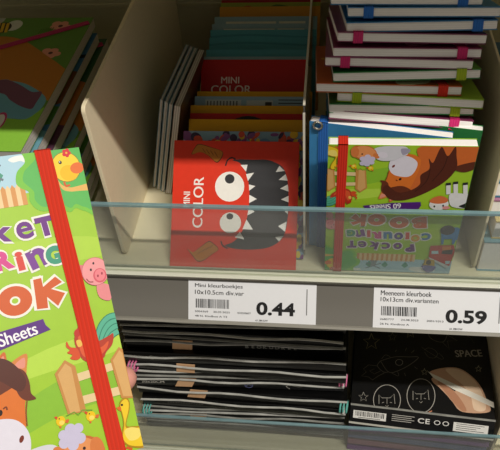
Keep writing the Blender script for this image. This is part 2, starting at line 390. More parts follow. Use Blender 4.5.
('ell','#f0eef0',(1.876,5.311),0.686,0.587,-176.4),
('poly','#d9774a',[(2.577,5.095),(2.357,4.672),(1.834,4.488),(1.315,4.762),(1.398,5.126),(2.0,5.267)],1),
('ell','#2b2b2b',(2.171,5.538),0.069,0.105,-176.4),
('ell','#2b2b2b',(1.559,5.447),0.069,0.105,-176.4),
('ell','#e9a0a0',(1.322,5.641),0.275,0.168,-176.3),
('poly','#ead0a0',[(7.867,3.65),(9.514,3.728),(9.445,3.409),(7.842,3.329)],0),
('poly','#ead0a0',[(7.841,2.737),(9.59,2.696),(9.602,2.356),(7.854,2.407)],0),
('poly','#c98f50',[(7.129,3.872),(7.618,4.312),(7.974,3.971),(8.036,2.109),(7.319,2.16)],0),
('poly','#dcae70',[(7.238,3.822),(7.61,4.171),(7.808,3.954),(7.806,2.177),(7.41,2.214)],0),
('poly','#c98f50',[(9.41,3.84),(9.87,4.272),(10.07,4.093),(10.139,2.033),(9.526,2.21)],0),
('poly','#dcae70',[(9.507,3.793),(9.864,4.146),(9.961,3.993),(9.992,2.16),(9.625,2.266)],0),
('stroke','#6d9c30',0.05,[(7.236,2.145),(7.569,2.207),(7.698,2.047),(7.89,2.193),(8.276,2.078)],0),
('stroke','#2f7d66',0.27,[(9.08,4.685),(9.281,5.228),(9.699,5.576),(10.176,5.571)],1),
('stroke','#5db596',0.2,[(9.08,4.685),(9.281,5.228),(9.699,5.576),(10.176,5.571)],1),
('stroke','#2f7d66',0.27,[(9.201,4.654),(9.417,5.067),(9.732,5.332),(10.173,5.356)],1),
('stroke','#5db596',0.2,[(9.201,4.654),(9.417,5.067),(9.732,5.332),(10.173,5.356)],1),
('stroke','#2f7d66',0.27,[(9.371,4.654),(9.612,4.977),(9.862,5.13),(10.17,5.141)],1),
('stroke','#5db596',0.2,[(9.371,4.654),(9.612,4.977),(9.862,5.13),(10.17,5.141)],1),
('stroke','#2f7d66',0.27,[(9.444,4.593),(9.709,4.825),(9.991,4.927)],1),
('stroke','#5db596',0.2,[(9.444,4.593),(9.709,4.825),(9.991,4.927)],1),
('poly','#b8402a',[(8.299,5.341),(8.458,5.511),(8.614,5.263),(8.681,4.785),(9.089,4.725),(9.537,4.825),(9.763,4.876),(9.63,4.461),(9.317,4.202),(9.144,3.994),(8.672,3.951),(8.335,4.124),(8.182,4.578),(8.147,5.003)],1),
('poly','#e0603a',[(8.352,5.202),(8.516,4.994),(8.71,4.526),(9.158,4.454),(9.493,4.623),(9.343,4.322),(8.953,4.086),(8.626,4.13),(8.367,4.281),(8.285,4.677)],1),
('poly','#d8552f',[(7.843,5.017),(7.934,4.766),(8.194,4.637),(8.242,4.272),(8.062,4.195),(7.842,4.315),(7.947,4.432),(7.77,4.561),(7.891,4.653),(7.78,4.806)],1),
('poly','#f0c060',[(8.216,4.944),(8.382,4.944),(8.419,4.726),(8.246,4.687)],1),
('ell','#c4342c',(8.321,5.251),0.13,0.162,-13.8),
('stroke','#d8703a',0.07,[(6.932,1.917),(6.939,1.755)],0),
('poly','#d8703a',[(7.104,1.984),(7.307,2.003),(7.238,1.863)],1),
('ell','#f3c92f',(6.992,2.018),0.179,0.192,-16.9),
('ell','#f7e070',(7.018,1.95),0.101,0.085,-16.9),
('poly','#d8552f',[(6.781,2.242),(6.896,2.227),(6.855,2.12)],1),
('ell','#3a2a18',(6.954,2.122),0.027,0.027,-16.8),
('stroke','#d8703a',0.07,[(8.107,1.762),(8.113,1.597)],0),
('poly','#d8703a',[(8.286,1.83),(8.497,1.849),(8.425,1.706)],1),
('ell','#f3c92f',(8.17,1.865),0.186,0.196,-16.7),
('ell','#f7e070',(8.196,1.796),0.105,0.086,-16.8),
('poly','#d8552f',[(7.951,2.093),(8.071,2.078),(8.027,1.969)],1),
('ell','#3a2a18',(8.13,1.971),0.028,0.027,-16.6),
('poly','#dcdce4',[(6.91,0.319),(6.146,0.02),(4.78,0.051),(4.585,0.667),(5.013,0.958),(5.513,1.255),(6.307,1.292),(6.726,1.035)],1),
('poly','#a9a4b8',[(5.085,0.241),(4.568,0.22),(4.474,0.483),(4.901,0.772)],1),
('ell','#c9713a',(7.558,0.6),0.925,0.649,-17.9),
('ell','#e89a62',(7.483,0.624),0.801,0.572,-17.9),
('ell','#d9814a',(8.162,0.567),0.284,0.463,2.2),
('ell','#d9814a',(6.702,0.877),0.271,0.189,-47.9),
('ell','#cfc9e2',(7.286,1.608),0.217,0.212,-17.1),
('ell','#cfc9e2',(7.595,1.553),0.199,0.193,-17.1),
('ell','#cfc9e2',(6.978,1.463),0.195,0.191,-17.3),
('ell','#cfc9e2',(6.954,1.153),0.215,0.209,-17.6),
('ell','#cfc9e2',(7.274,0.971),0.217,0.21,-17.7),
('ell','#cfc9e2',(7.592,1.151),0.219,0.212,-17.4),
('ell','#cfc9e2',(7.299,1.283),0.316,0.307,-17.4),
('ell','#3a2020',(7.665,0.726),0.06,0.065,-17.8),
('ell','#e7e2ee',(6.256,0.786),0.344,0.262,-18.1),
('poly','#b58a20',[(9.36,1.841),(9.46,2.104),(9.693,2.183),(9.825,1.998),(9.747,1.643),(9.495,1.093),(9.81,0.954),(10.252,0.777),(10.084,0.034),(9.548,0.164),(9.261,0.42),(9.201,0.728),(9.383,1.168),(9.397,1.622)],1),
('poly','#f2cf3c',[(9.409,1.868),(9.492,2.053),(9.68,2.124),(9.776,1.97),(9.706,1.655),(9.442,1.047),(9.797,0.896),(10.239,0.718),(10.101,0.112),(9.561,0.222),(9.31,0.446),(9.261,0.709),(9.424,1.156),(9.437,1.61)],1),
('poly','#f7e27a',[(9.364,0.884),(9.68,0.953),(10.061,0.71),(9.868,0.436),(9.487,0.473)],1),
('ell','#2a2010',(9.488,1.937),0.051,0.048,-16.3),
('poly','#e07030',[(9.239,1.876),(9.413,1.888),(9.394,1.706)],1),
('stroke','#d8602c',0.1,[(9.307,0.241),(9.53,0.087)],0),
('poly','#e88f92',[(9.541,7.052),(10.062,6.854),(9.936,6.275),(9.509,6.499)],1),
('ell','#e07a84',(9.031,7.761),0.149,0.21,8.5),
('ell','#c86a74',(9.569,7.586),0.576,0.6,-11.6),
('ell','#f0a0a2',(9.569,7.586),0.551,0.575,-11.6),
('ell','#d85f6c',(9.719,7.382),0.28,0.305,-11.7),
('ell','#ee8890',(9.724,7.403),0.22,0.254,-11.7),
('ell','#2a1a1a',(9.397,7.686),0.046,0.059,-11.5),
('ell','#2a1a1a',(9.557,7.935),0.042,0.055,-11.3),
('ell','#a03a48',(9.632,7.378),0.038,0.059,-11.7),
('ell','#a03a48',(9.82,7.448),0.038,0.06,-11.7),
('stroke','#a04a50',0.05,[(9.136,7.353),(9.232,7.204),(9.395,7.169)],1),
('poly','#3f86bd',[(1.295,8.256),(1.021,7.674),(0.174,7.613),(-0.232,7.918),(-0.113,8.951),(0.102,8.967),(0.173,9.439),(0.318,9.45),(0.406,8.875),(0.982,8.92),(0.97,9.502),(1.116,9.513)],0),
('ell','#2c3138',(0.873,7.943),0.533,0.521,-175.8),
('poly','#c23f36',[(1.903,9.694),(0.155,9.555),(-0.028,10.253),(0.153,11.991),(0.378,12.011),(1.88,11.02)],0),
('poly','#cfd8da',[(1.88,11.02),(1.773,11.257),(0.341,12.261),(0.153,11.991)],0),
('poly','#d98a4a',[(1.009,9.741),(0.354,9.688),(0.282,10.158),(0.941,10.212)],0),
('poly','#2c2c30',[(0.941,10.212),(0.155,10.028),(0.136,10.628),(0.963,10.576)],0),
('poly','#bfe0ea',[(1.751,10.279),(1.235,10.236),(1.185,10.595),(1.704,10.638)],0),
('poly','#bfe0ea',[(0.544,11.399),(0.172,11.367),(0.19,11.743),(0.489,11.769)],0),
('poly','#c9a94e',[(2.089,11.161),(1.382,11.348),(1.281,12.091),(2.207,12.047)],0),
('ell','#3b3a36',(1.8,11.633),0.196,0.301,-175.0),
('poly','#6a6aa8',[(2.283,12.054),(1.206,12.085),(1.425,12.744),(1.883,12.786)],1)]
MINI_ART = [
('poly','#3e3e40',[(5.039,9.076),(5.633,9.174),(6.74,9.151),(7.841,9.172),(8.692,8.927),(9.375,8.421),(9.73,7.305),(9.837,5.93),(9.821,4.388),(9.594,3.018),(9.065,2.279),(8.071,1.783),(6.65,1.613),(5.386,1.661),(4.621,1.895),(5.289,2.213),(5.865,2.828),(6.267,3.696),(6.512,4.818),(6.557,5.853),(6.49,6.975),(6.166,8.183),(5.64,8.869)],1),
('stroke','#2a2a2c',0.12,[(4.453,8.584),(4.612,9.067),(4.948,9.292),(5.292,9.168)],1),
('stroke','#2a2a2c',0.12,[(4.273,2.269),(4.452,1.89),(4.881,1.646)],1),
('ell','#f2efe6',(4.863,6.852),1.24,1.264,1.3),
('ell','#3a3a3c',(4.847,7.503),0.409,0.4,1.2),
('ell','#e9e6dc',(5.03,3.817),0.905,0.875,1.5),
('ell','#3a3a3c',(4.966,4.349),0.288,0.267,1.5),
('poly','#f1efe8',[(5.729,8.696),(6.324,8.725),(6.21,8.14)],0),
('poly','#f1efe8',[(6.215,7.923),(6.89,8.067),(6.397,7.363)],0),
('poly','#f1efe8',[(6.488,7.062),(7.041,6.944),(6.525,6.543)],0),
('poly','#f1efe8',[(6.549,6.198),(7.19,5.868),(6.565,5.508)],0),
('poly','#f1efe8',[(6.53,5.163),(7.044,4.789),(6.444,4.473)],0),
('poly','#f1efe8',[(6.384,4.128),(6.95,3.286),(6.065,3.305)],0),
('poly','#f1efe8',[(5.859,3.085),(6.253,2.454),(5.448,2.602)],0),
('poly','#f1efe8',[(8.991,8.673),(9.462,8.249),(8.706,8.147)],0),
('poly','#f1efe8',[(9.534,7.991),(9.728,7.434),(8.97,7.504)],0),
('poly','#f1efe8',[(9.733,7.132),(9.827,6.532),(9.11,6.774)],0),
('poly','#f1efe8',[(9.833,6.188),(9.842,5.63),(9.21,5.873)],0),
('poly','#f1efe8',[(9.847,5.33),(9.817,4.645),(9.179,5.228)],0),
('poly','#f1efe8',[(9.744,4.045),(9.633,3.189),(9.04,3.642)],0),
('poly','#f1efe8',[(9.514,2.845),(9.147,2.367),(8.806,2.74)],0),
('poly','#2a211c',[(1.531,9.519),(1.806,10.141),(2.154,10.413),(3.136,10.164),(4.208,9.738),(3.755,8.85),(2.98,9.422),(2.262,9.722)],1),
('poly','#b9742a',[(1.568,9.537),(1.836,10.113),(2.173,10.366),(3.127,10.136),(4.167,9.742),(3.726,8.92),(2.974,9.448),(2.278,9.725)],1),
('poly','#2a211c',[(1.443,1.515),(1.712,1.338),(1.977,1.272),(2.577,1.734),(3.247,2.216),(3.707,1.998),(4.103,1.557),(3.556,1.116),(2.872,0.588),(2.35,0.498),(1.808,1.063)],1),
('poly','#b9742a',[(1.49,1.503),(1.75,1.339),(2.008,1.278),(2.591,1.707),(3.241,2.154),(3.688,1.953),(4.071,1.545),(3.54,1.136),(2.876,0.646),(2.369,0.562),(1.843,1.085)],1),
('stroke','#6b3d14',0.05,[(2.441,10.036),(2.709,9.689)],0),
('stroke','#6b3d14',0.05,[(2.353,1.1),(2.601,1.364)],0),
('stroke','#6b3d14',0.05,[(2.788,9.954),(3.056,9.581)],0),
('stroke','#6b3d14',0.05,[(2.688,1.281),(2.935,1.545)],0),
('stroke','#6b3d14',0.05,[(3.134,9.872),(3.402,9.474)],0),
('stroke','#6b3d14',0.05,[(3.023,1.462),(3.27,1.727)],0),
('stroke','#6b3d14',0.05,[(3.48,9.791),(3.748,9.366)],0),
('stroke','#6b3d14',0.05,[(3.357,1.644),(3.604,1.908)],0),
('text', 'MINI', '#f3ece4', (1.244, 5.685), 0.55, 90, 0.85),
('text', 'COLOR', '#f3ece4', (2.228, 5.474), 0.86, 90, 1.02)]
MINI_UP_ART = [
('text', 'MINI', '#e9ddd6', (2.85, 8.75), 0.62, 0, 1.0),
('text', 'COLOR', '#e9ddd6', (2.95, 7.85), 0.8, 0, 1.0)]
SPACE_ART = [
('stroke','#8f8868',0.07,[(1.851,9.592),(2.128,8.814),(2.824,8.865),(2.299,8.265),(2.512,7.476),(1.92,7.867),(1.364,7.33),(1.513,8.165),(0.944,8.627),(1.639,8.752),(1.851,9.592)],0),
('stroke','#77735f',0.045,[(4.304,10.046),(4.441,9.631),(4.809,9.658),(4.525,9.337),(4.63,8.912),(4.32,9.123),(4.019,8.834),(4.108,9.284),(3.814,9.532),(4.182,9.599),(4.304,10.046)],0),
('stroke','#8a8468',0.06,[(6.402,11.043),(6.56,10.529),(7.011,10.561),(6.656,10.165),(6.775,9.64),(6.401,9.902),(6.027,9.546),(6.146,10.101),(5.792,10.408),(6.243,10.489),(6.402,11.043)],0),
('stroke','#a5a196',0.045,[(1.293,1.578),(1.447,1.183),(1.831,1.215),(1.544,0.903),(1.665,0.498),(1.336,0.695),(1.03,0.412),(1.111,0.845),(0.797,1.077),(1.179,1.148),(1.293,1.578)],0),
('stroke','#a39d86',0.06,[(13.932,6.664),(14.003,6.375),(14.265,6.396),(14.045,6.17),(14.094,5.873),(13.888,6.019),(13.657,5.816),(13.748,6.131),(13.556,6.303),(13.819,6.351),(13.932,6.664)],0),
('stroke','#b0a890',0.045,[(7.953,5.5),(8.044,5.206),(8.316,5.227),(8.099,4.996),(8.167,4.693),(7.943,4.842),(7.714,4.634),(7.791,4.956),(7.58,5.131),(7.853,5.181),(7.953,5.5)],0),
('stroke','#77746c',0.065,[(3.022,5.868),(4.592,6.617),(6.287,6.835),(7.3,6.898),(6.287,5.751),(4.956,4.777),(3.957,4.515),(3.022,5.868)],1),
('stroke','#77746c',0.065,[(3.022,5.868),(2.706,5.151),(3.401,4.442),(3.957,4.515)],1),
('stroke','#77746c',0.05,[(3.127,6.154),(3.566,6.76),(4.139,6.559)],1),
('stroke','#77746c',0.05,[(4.293,4.426),(5.074,4.135),(4.956,4.777)],1),
('stroke','#a5a196',0.05,[(5.536,5.99),(5.491,5.796),(5.365,5.635),(5.185,5.543),(4.994,5.542),(4.833,5.63),(4.741,5.789),(4.738,5.983),(4.825,6.167),(4.983,6.299),(5.175,6.348),(5.358,6.302),(5.488,6.174),(5.536,5.991)],1),
('stroke','#77746c',0.055,[(2.706,5.151),(1.688,5.153),(1.15,4.547),(1.505,4.194),(0.972,3.596),(1.756,3.568),(2.215,3.237),(2.861,3.844),(3.516,4.325)],0),
('stroke','#77746c',0.045,[(2.383,4.707),(1.834,4.37),(2.408,4.048),(3.063,4.53)],0),
('stroke','#77746c',0.045,[(4.695,7.32),(4.805,7.612)],0),
('stroke','#77746c',0.045,[(5.832,7.605),(5.944,8.038)],0),
('stroke','#77746c',0.045,[(6.513,7.415),(6.855,7.875)],0),
('stroke','#77746c',0.045,[(6.844,5.555),(7.176,5.332)],0),
('stroke','#77746c',0.045,[(5.734,4.615),(5.847,4.236)],0),
('stroke','#6f6c64',0.045,[(7.99,8.02),(8.449,8.358),(9.123,8.165),(9.447,7.654),(9.096,7.061),(8.426,7.111),(7.986,7.742)],1),
('stroke','#6f6c64',0.04,[(7.655,8.396),(8.439,7.8),(9.763,7.011),(10.103,7.191),(9.564,7.806)],1),
('stroke','#77746c',0.045,[(8.379,10.776),(8.706,9.805),(9.609,9.35),(10.299,9.579),(10.68,10.63)],1),
('stroke','#77746c',0.045,[(10.065,9.408),(10.818,8.382),(10.641,9.622),(11.781,9.767),(10.674,10.485)],0),
('stroke','#55524c',0.035,[(12.412,10.992),(13.286,10.384),(13.686,9.585)],1),
('stroke','#aaa69c',0.075,[(5.325,1.118),(5.266,0.567),(5.086,0.053),(4.801,-0.381),(4.436,-0.699),(4.024,-0.874),(3.599,-0.891),(3.197,-0.75),(2.852,-0.462),(2.594,-0.048),(2.447,0.456),(2.427,1.007),(2.536,1.556),(2.766,2.053),(3.098,2.452),(3.502,2.714),(3.941,2.815),(4.372,2.745),(4.757,2.511),(5.06,2.137),(5.255,1.658),(5.325,1.118)],1),
('stroke','#a5a196',0.055,[(3.029,0.317),(2.994,1.428),(3.33,1.098),(4.192,1.214),(4.615,1.769),(4.742,0.548)],0),
('stroke','#a5a196',0.05,[(3.347,0.483),(3.56,0.585)],0),
('stroke','#a5a196',0.05,[(4.203,0.672),(4.419,0.627)],0),
('stroke','#a5a196',0.05,[(3.73,0.228),(3.895,0.068),(4.051,0.272)],0),
('stroke','#9a968c',0.05,[(3.869,1.171),(3.886,0.433)],0),
('stroke','#d08a6a',0.1,[(2.852,-0.798),(3.602,-0.996),(4.447,-0.857),(5.076,-0.497)],1),
('stroke','#aaa69c',0.075,[(9.025,2.109),(8.943,1.479),(8.737,0.894),(8.428,0.403),(8.041,0.046),(7.611,-0.147),(7.174,-0.161),(6.765,0.006),(6.421,0.34),(6.171,0.816),(6.038,1.395),(6.036,2.026),(6.168,2.653),(6.423,3.221),(6.78,3.674),(7.207,3.969),(7.663,4.078),(8.106,3.991),(8.494,3.716),(8.792,3.281),(8.974,2.729),(9.025,2.109)],1),
('stroke','#a5a196',0.055,[(6.664,1.298),(6.667,2.42),(6.989,2.086),(7.85,2.201),(8.289,2.762),(8.373,1.527)],0),
('stroke','#a5a196',0.05,[(6.985,1.464),(7.2,1.567)],0),
('stroke','#a5a196',0.05,[(7.842,1.653),(8.055,1.607)],0),
('stroke','#a5a196',0.05,[(7.357,1.206),(7.515,1.043),(7.677,1.249)],0),
('stroke','#9a968c',0.05,[(7.528,2.158),(7.519,1.412)],0),
('stroke','#d08a6a',0.1,[(6.448,-0.071),(7.185,-0.27),(8.026,-0.132),(8.663,0.229)],1),
('poly','#0c0c0d',[(2.332,0.224),(5.33,0.627),(5.33,0.603),(2.333,0.199)],0),
('text', 'SPACE', '#a59f92', (12.929, 8.169), 0.92, 9, 0.82),
('poly','#caa183',[(8.721,5.269),(9.724,5.731),(11.053,6.037),(12.138,5.847),(13.277,4.953),(14.051,3.779),(14.47,2.345),(14.669,0.923),(11.856,0.542),(10.863,1.616),(10.259,2.398),(9.433,3.293),(8.904,3.733),(8.698,4.221),(9.029,4.394),(9.99,3.876),(10.927,3.112),(11.243,3.029),(10.636,3.834),(9.361,4.567),(8.605,4.991)],1),
('poly','#e3c6a8',[(10.271,5.67),(11.375,5.88),(12.445,5.493),(13.559,4.348),(14.181,2.675),(14.271,1.108),(13.123,0.953),(12.811,2.615),(12.034,3.891),(10.999,4.783)],1),
('poly','#b58264',[(9.342,3.919),(10.094,3.762),(11.131,2.888),(11.92,1.758),(12.28,0.719),(11.659,0.755),(10.666,1.957)],1),
('poly','#e6e2d4',[(8.333,5.153),(8.714,4.939),(11.387,3.806),(13.872,2.757),(16.074,1.711),(16.018,1.106),(13.617,2.108),(11.037,3.19),(8.92,4.38)],0)]
FLAP_ART = [
('poly','#e8e6e0',[(0.35,0.6),(3.9,0.6),(3.9,1.75),(0.35,1.75)],0),
('poly','#1b1b1b',[(0.55,0.95),(0.5900000000000001,0.95),(0.5900000000000001,1.65),(0.55,1.65)],0),
('poly','#1b1b1b',[(0.67,0.95),(0.7100000000000001,0.95),(0.7100000000000001,1.65),(0.67,1.65)],0),
('poly','#1b1b1b',[(0.79,0.95),(0.8600000000000001,0.95),(0.8600000000000001,1.65),(0.79,1.65)],0),
('poly','#1b1b1b',[(0.91,0.95),(0.9500000000000001,0.95),(0.9500000000000001,1.65),(0.91,1.65)],0),
('poly','#1b1b1b',[(1.0,0.95),(1.04,0.95),(1.04,1.65),(1.0,1.65)],0),
('poly','#1b1b1b',[(1.12,0.95),(1.2200000000000002,0.95),(1.2200000000000002,1.65),(1.12,1.65)],0),
('poly','#1b1b1b',[(1.3,0.95),(1.34,0.95),(1.34,1.65),(1.3,1.65)],0),
('poly','#1b1b1b',[(1.3900000000000001,0.95),(1.4900000000000002,0.95),(1.4900000000000002,1.65),(1.3900000000000001,1.65)],0),
('poly','#1b1b1b',[(1.57,0.95),(1.6400000000000001,0.95),(1.6400000000000001,1.65),(1.57,1.65)],0),
('poly','#1b1b1b',[(1.6900000000000002,0.95),(1.7300000000000002,0.95),(1.7300000000000002,1.65),(1.6900000000000002,1.65)],0),
('poly','#1b1b1b',[(1.81,0.95),(1.85,0.95),(1.85,1.65),(1.81,1.65)],0),
('poly','#1b1b1b',[(1.9000000000000001,0.95),(2.0,0.95),(2.0,1.65),(1.9000000000000001,1.65)],0),
('poly','#1b1b1b',[(2.08,0.95),(2.15,0.95),(2.15,1.65),(2.08,1.65)],0),
('poly','#1b1b1b',[(2.2,0.95),(2.24,0.95),(2.24,1.65),(2.2,1.65)],0),
('poly','#1b1b1b',[(2.3200000000000003,0.95),(2.39,0.95),(2.39,1.65),(2.3200000000000003,1.65)],0),
('poly','#1b1b1b',[(2.47,0.95),(2.5100000000000002,0.95),(2.5100000000000002,1.65),(2.47,1.65)],0),
('poly','#1b1b1b',[(2.5900000000000003,0.95),(2.6900000000000004,0.95),(2.6900000000000004,1.65),(2.5900000000000003,1.65)],0),
('poly','#1b1b1b',[(2.7700000000000005,0.95),(2.8700000000000006,0.95),(2.8700000000000006,1.65),(2.7700000000000005,1.65)],0),
('poly','#1b1b1b',[(2.9200000000000004,0.95),(2.9600000000000004,0.95),(2.9600000000000004,1.65),(2.9200000000000004,1.65)],0),
('poly','#1b1b1b',[(3.0100000000000002,0.95),(3.08,0.95),(3.08,1.65),(3.0100000000000002,1.65)],0),
('poly','#1b1b1b',[(3.16,0.95),(3.2,0.95),(3.2,1.65),(3.16,1.65)],0),
('poly','#1b1b1b',[(3.2800000000000002,0.95),(3.3200000000000003,0.95),(3.3200000000000003,1.65),(3.2800000000000002,1.65)],0),
('poly','#1b1b1b',[(3.4000000000000004,0.95),(3.5000000000000004,0.95),(3.5000000000000004,1.65),(3.4000000000000004,1.65)],0),
('poly','#1b1b1b',[(3.5800000000000005,0.95),(3.6800000000000006,0.95),(3.6800000000000006,1.65),(3.5800000000000005,1.65)],0),
('poly','#222222',[(0.9,0.72),(3.3,0.72),(3.3,0.8),(0.9,0.8)],0),
('stroke','#b9b6ae',0.09,[(4.5,1.75),(6.9,1.75)],0),
('stroke','#b9b6ae',0.09,[(4.5,1.47),(6.6000000000000005,1.47)],0),
('stroke','#b9b6ae',0.09,[(4.5,1.19),(6.9,1.19)],0),
('stroke','#b9b6ae',0.09,[(4.5,0.9099999999999999),(6.6000000000000005,0.9099999999999999)],0),
('glyph1','C','#dcdad4',(7.6,1.35),0.75,0,1.0),
('glyph1','E','#dcdad4',(8.3,1.35),0.75,0,1.0),
('ring','#dcdad4',(9.3,1.35),0.34,0.1),
('ring','#dcdad4',(10.2,1.35),0.34,0.1),
('poly','#e4e2dc',[(11.0,0.45),(14.6,0.45),(14.6,1.75),(11.0,1.75)],0),
('stroke','#3a3a3a',0.08,[(11.3,1.55),(14.2,1.55)],0),
('stroke','#3a3a3a',0.08,[(11.3,1.27),(13.799999999999999,1.27)],0),
('stroke','#3a3a3a',0.08,[(11.3,0.99),(13.399999999999999,0.99)],0),
('stroke','#3a3a3a',0.08,[(11.3,0.71),(14.2,0.71)],0)]
BEE_ART = [
('ell','#e59a84',(19.511,19.172),0.466,0.469,-0.8),
('ell','#e59a84',(19.063,18.781),0.465,0.466,-0.7),
('ell','#e59a84',(18.357,19.173),0.468,0.472,-0.8),
('ell','#e59a84',(18.365,19.814),0.471,0.478,-0.8),
('ell','#e59a84',(19.084,19.813),0.47,0.477,-0.8),
('ell','#5a2f30',(18.877,19.349),0.224,0.247,-0.8),
('ell','#e59a84',(20.08,14.185),0.439,0.419,-0.2),
('ell','#e59a84',(19.655,13.831),0.438,0.417,-0.2),
('ell','#e59a84',(18.991,14.175),0.441,0.422,-0.2),
('ell','#e59a84',(19.003,14.748),0.444,0.427,-0.3),
('ell','#e59a84',(19.681,14.753),0.443,0.426,-0.3),
('ell','#5a2f30',(19.483,14.337),0.211,0.221,-0.2),
('poly','#c07a30',[(8.41,14.924),(11.506,17.122),(13.43,17.387),(14.918,17.184),(16.256,16.518),(17.785,15.232),(19.166,13.989),(21.034,12.284),(23.14,9.868),(22.731,6.851),(20.896,7.125),(18.492,8.912),(16.32,9.839),(13.281,8.262)],1),
('poly','#6fa9bd',[(12.366,8.256),(16.32,9.839),(17.481,9.686),(18.924,9.224),(20.597,8.014),(21.516,6.839),(21.395,5.13),(20.877,4.159),(18.456,4.259),(14.163,4.195)],1),
('poly','#7d4f66',[(12.881,9.191),(16.32,9.839),(17.269,9.764),(18.672,8.913),(19.888,8.008),(20.775,8.015),(20.792,6.397),(20.653,5.541),(19.555,5.953),(18.366,6.808),(17.087,7.835),(13.413,7.958)],1),
('poly','#8fc744',[(14.284,3.922),(18.456,4.259),(20.709,4.157),(22.233,5.701),(24.758,-2.089),(17.039,-2.3)],1),
('ell','#c53a72',(18.494,3.716),0.608,1.343,0.9),
('ell','#e4dfd8',(18.494,3.716),0.456,1.05,0.9),
('stroke','#4e7a2a',0.12,[(17.103,17.824),(17.184,18.785)],0),
('stroke','#4e7a2a',0.12,[(17.305,17.879),(17.409,18.841)],0),
('stroke','#4e7a2a',0.12,[(17.508,17.934),(17.634,18.896)],0),
('stroke','#4e7a2a',0.12,[(17.71,17.989),(17.859,18.952)],0),
('stroke','#4e7a2a',0.12,[(17.913,18.044),(18.084,19.007)],0),
('stroke','#4e7a2a',0.12,[(18.116,18.099),(18.309,19.063)],0),
('ell','#d8d8cf',(14.065,19.514),0.829,1.05,-0.8),
('ell','#b9bab2',(12.181,20.649),0.528,0.763,-0.9),
('ell','#23211e',(13.006,19.034),0.931,1.087,-0.7),
('stroke','#e0b32f',0.3,[(12.378,19.998),(12.776,18.16)],0),
('stroke','#e0b32f',0.3,[(12.85,19.991),(13.238,18.155)],0),
('stroke','#e0b32f',0.3,[(13.321,19.984),(13.699,18.149)],0)]
I3 = ((1,0,0),(0,1,0),(0,0,1))
# ---------------------------------------------------------------- the setting
mb = MB(); mb.face([(-140,-130,-112),(140,-130,-112),(140,40,-112),(-140,40,-112)], mat('#8f8a80', .5, .1, 30))
tag(mb.build('floor'), kind='structure')
WALLM = mat('#a9a485', .6, .05, 90)
mb = MB(); mb.box((-90,31.6,-112),(80,33.6,72), WALLM)
for z in (7.3, 19.5, -14, -26): mb.prism([(31.62,z),(31.45,z+.12),(31.45,z+.5),(31.62,z+.62)], -90, 80, WALLM)
tag(mb.build('wall_back'), kind='structure')

def shelf(z, label, y=0):
    t = thing('shelf_board', label, 'shelf', loc=(0,y,z))
    mb = MB(); mb.box((-85,-.9,-2.4),(75,31.4,0), CREAM); mb.build('board', t)
    mb = MB(); mb.prism([(-1.6,-1.6),(-.9,-1.6),(-.9,.2),(-1.0,.3),(-1.2,.42),(-1.5,.42),(-1.6,.3)], -85, 75, STRIP); mb.build('front_lip', t, .06)
    mb = MB(); mb.box((-85,-.98,.0),(75,-.76,.45), LIPM); mb.box((-85,-.42,.0),(75,-.30,.3), LIPM); mb.build('glass_channel', t, .03)
    # price rail, tilted up towards the shopper
    mb = MB(); e = (-.623, -.782); n = (-.782, .623)
    def at(s_, d): return (-1.68 + e[0]*s_ + n[0]*d, .48 + e[1]*s_ + n[1]*d)
    mb.prism([at(0,0), at(0,-.3), at(3.75,-.3), at(3.75,0)], -85, 75, RAILM)
    rl = mb.build('price_rail', t)
    mb = MB(); mb.prism([at(3.48,.0), at(3.75,.0), at(3.78,.1), at(3.75,.28), at(3.56,.24)], -85, 75, mat('#8d8a80', .35, .04)); mb.build('rail_ledge', rl)
    mb = MB(); mb.prism([at(-.02,-.12), at(.12,-.02), at(.16,.22), at(.02,.3)], -85, 75, mat('#46433d', .4)); mb.build('rail_hook', rl)
    return at
rail_at = shelf(0, 'cream shelf board holding the colouring books, with grey price rail along its front')
shelf(-32.6, 'lower cream shelf board under the stack of black scratch sets')
shelf(32.6, 'shelf board overhead that shades the colouring books, above the picture', -1.15)

def guard(z, label):
    t = thing('glass_guard', label, 'glass guard', loc=(0,0,z))
    mb = MB(); mb.box((-84,-.74,.02),(74,-.46,7.45), GLASS); mb.build('pane', t)
    mb = MB(); mb.prism([(-.75,7.45),(-.45,7.45),(-.45,7.66),(-.5,7.72),(-.7,7.72),(-.75,7.66)], -84, 74, GLASS_EDGE); tag(mb.build('top_edge', t), 'teal polished top edge of the glass')
guard(0, 'clear glass guard with teal edge standing along the front of the colouring book shelf')
guard(-32.6, 'clear glass guard with pale teal edge in front of the black scratch sets')

def arcp(cy, cz, r, a0, a1, n=6): return [(cy + r*math.cos(R(a0+(a1-a0)*k/n)), cz + r*math.sin(R(a0+(a1-a0)*k/n))) for k in range(n+1)]
def divider(x, th, y0, h, label, m, y1=31.4, z=0, name='shelf_divider'):
    prof = arcp(y0+.9, .9, .9, 180, 270) + [(y1, 0), (y1, h)] + arcp(y0+.5, h-.5, .5, 90, 180)
    mb = MB(); mb.prism(prof, x, x+th, m); o = mb.build(name, None, .04, M=Matrix.Translation((0, 0, z*S)))
    return tag(o, label, 'shelf divider')
divider(-17.25, .3, .75, 15.5, 'beige upright divider between the bee books and the red mini colour books', BEIGE)
divider(-1.72, .12, 1.2, 15.4, 'clear plastic divider between the mini colour books and the farm colouring books', PVC, name='clear_divider')
mb = MB(); mb.box((-1.74,1.18,1.2),(-1.58,1.26,14.9), mat('#cfc9b8', .25)); mb.box((-1.74,1.4,15.38),(-1.58,31.4,15.46), mat('#cfc9b8', .25))
o = mb.build('polished_edge', bpy.data.objects['clear_divider'])
divider(11.95, .2, .5, 15.5, 'beige upright divider right of the farm colouring books, mostly in shade', BEIGE)
divider(19.2, .3, .6, 15.5, 'beige divider on the lower shelf beside the black space set', BEIGE, z=-32.6)
divider(-25.2, .3, .6, 15.5, 'beige divider on the lower shelf left of the black scratch sets', BEIGE, z=-32.6)

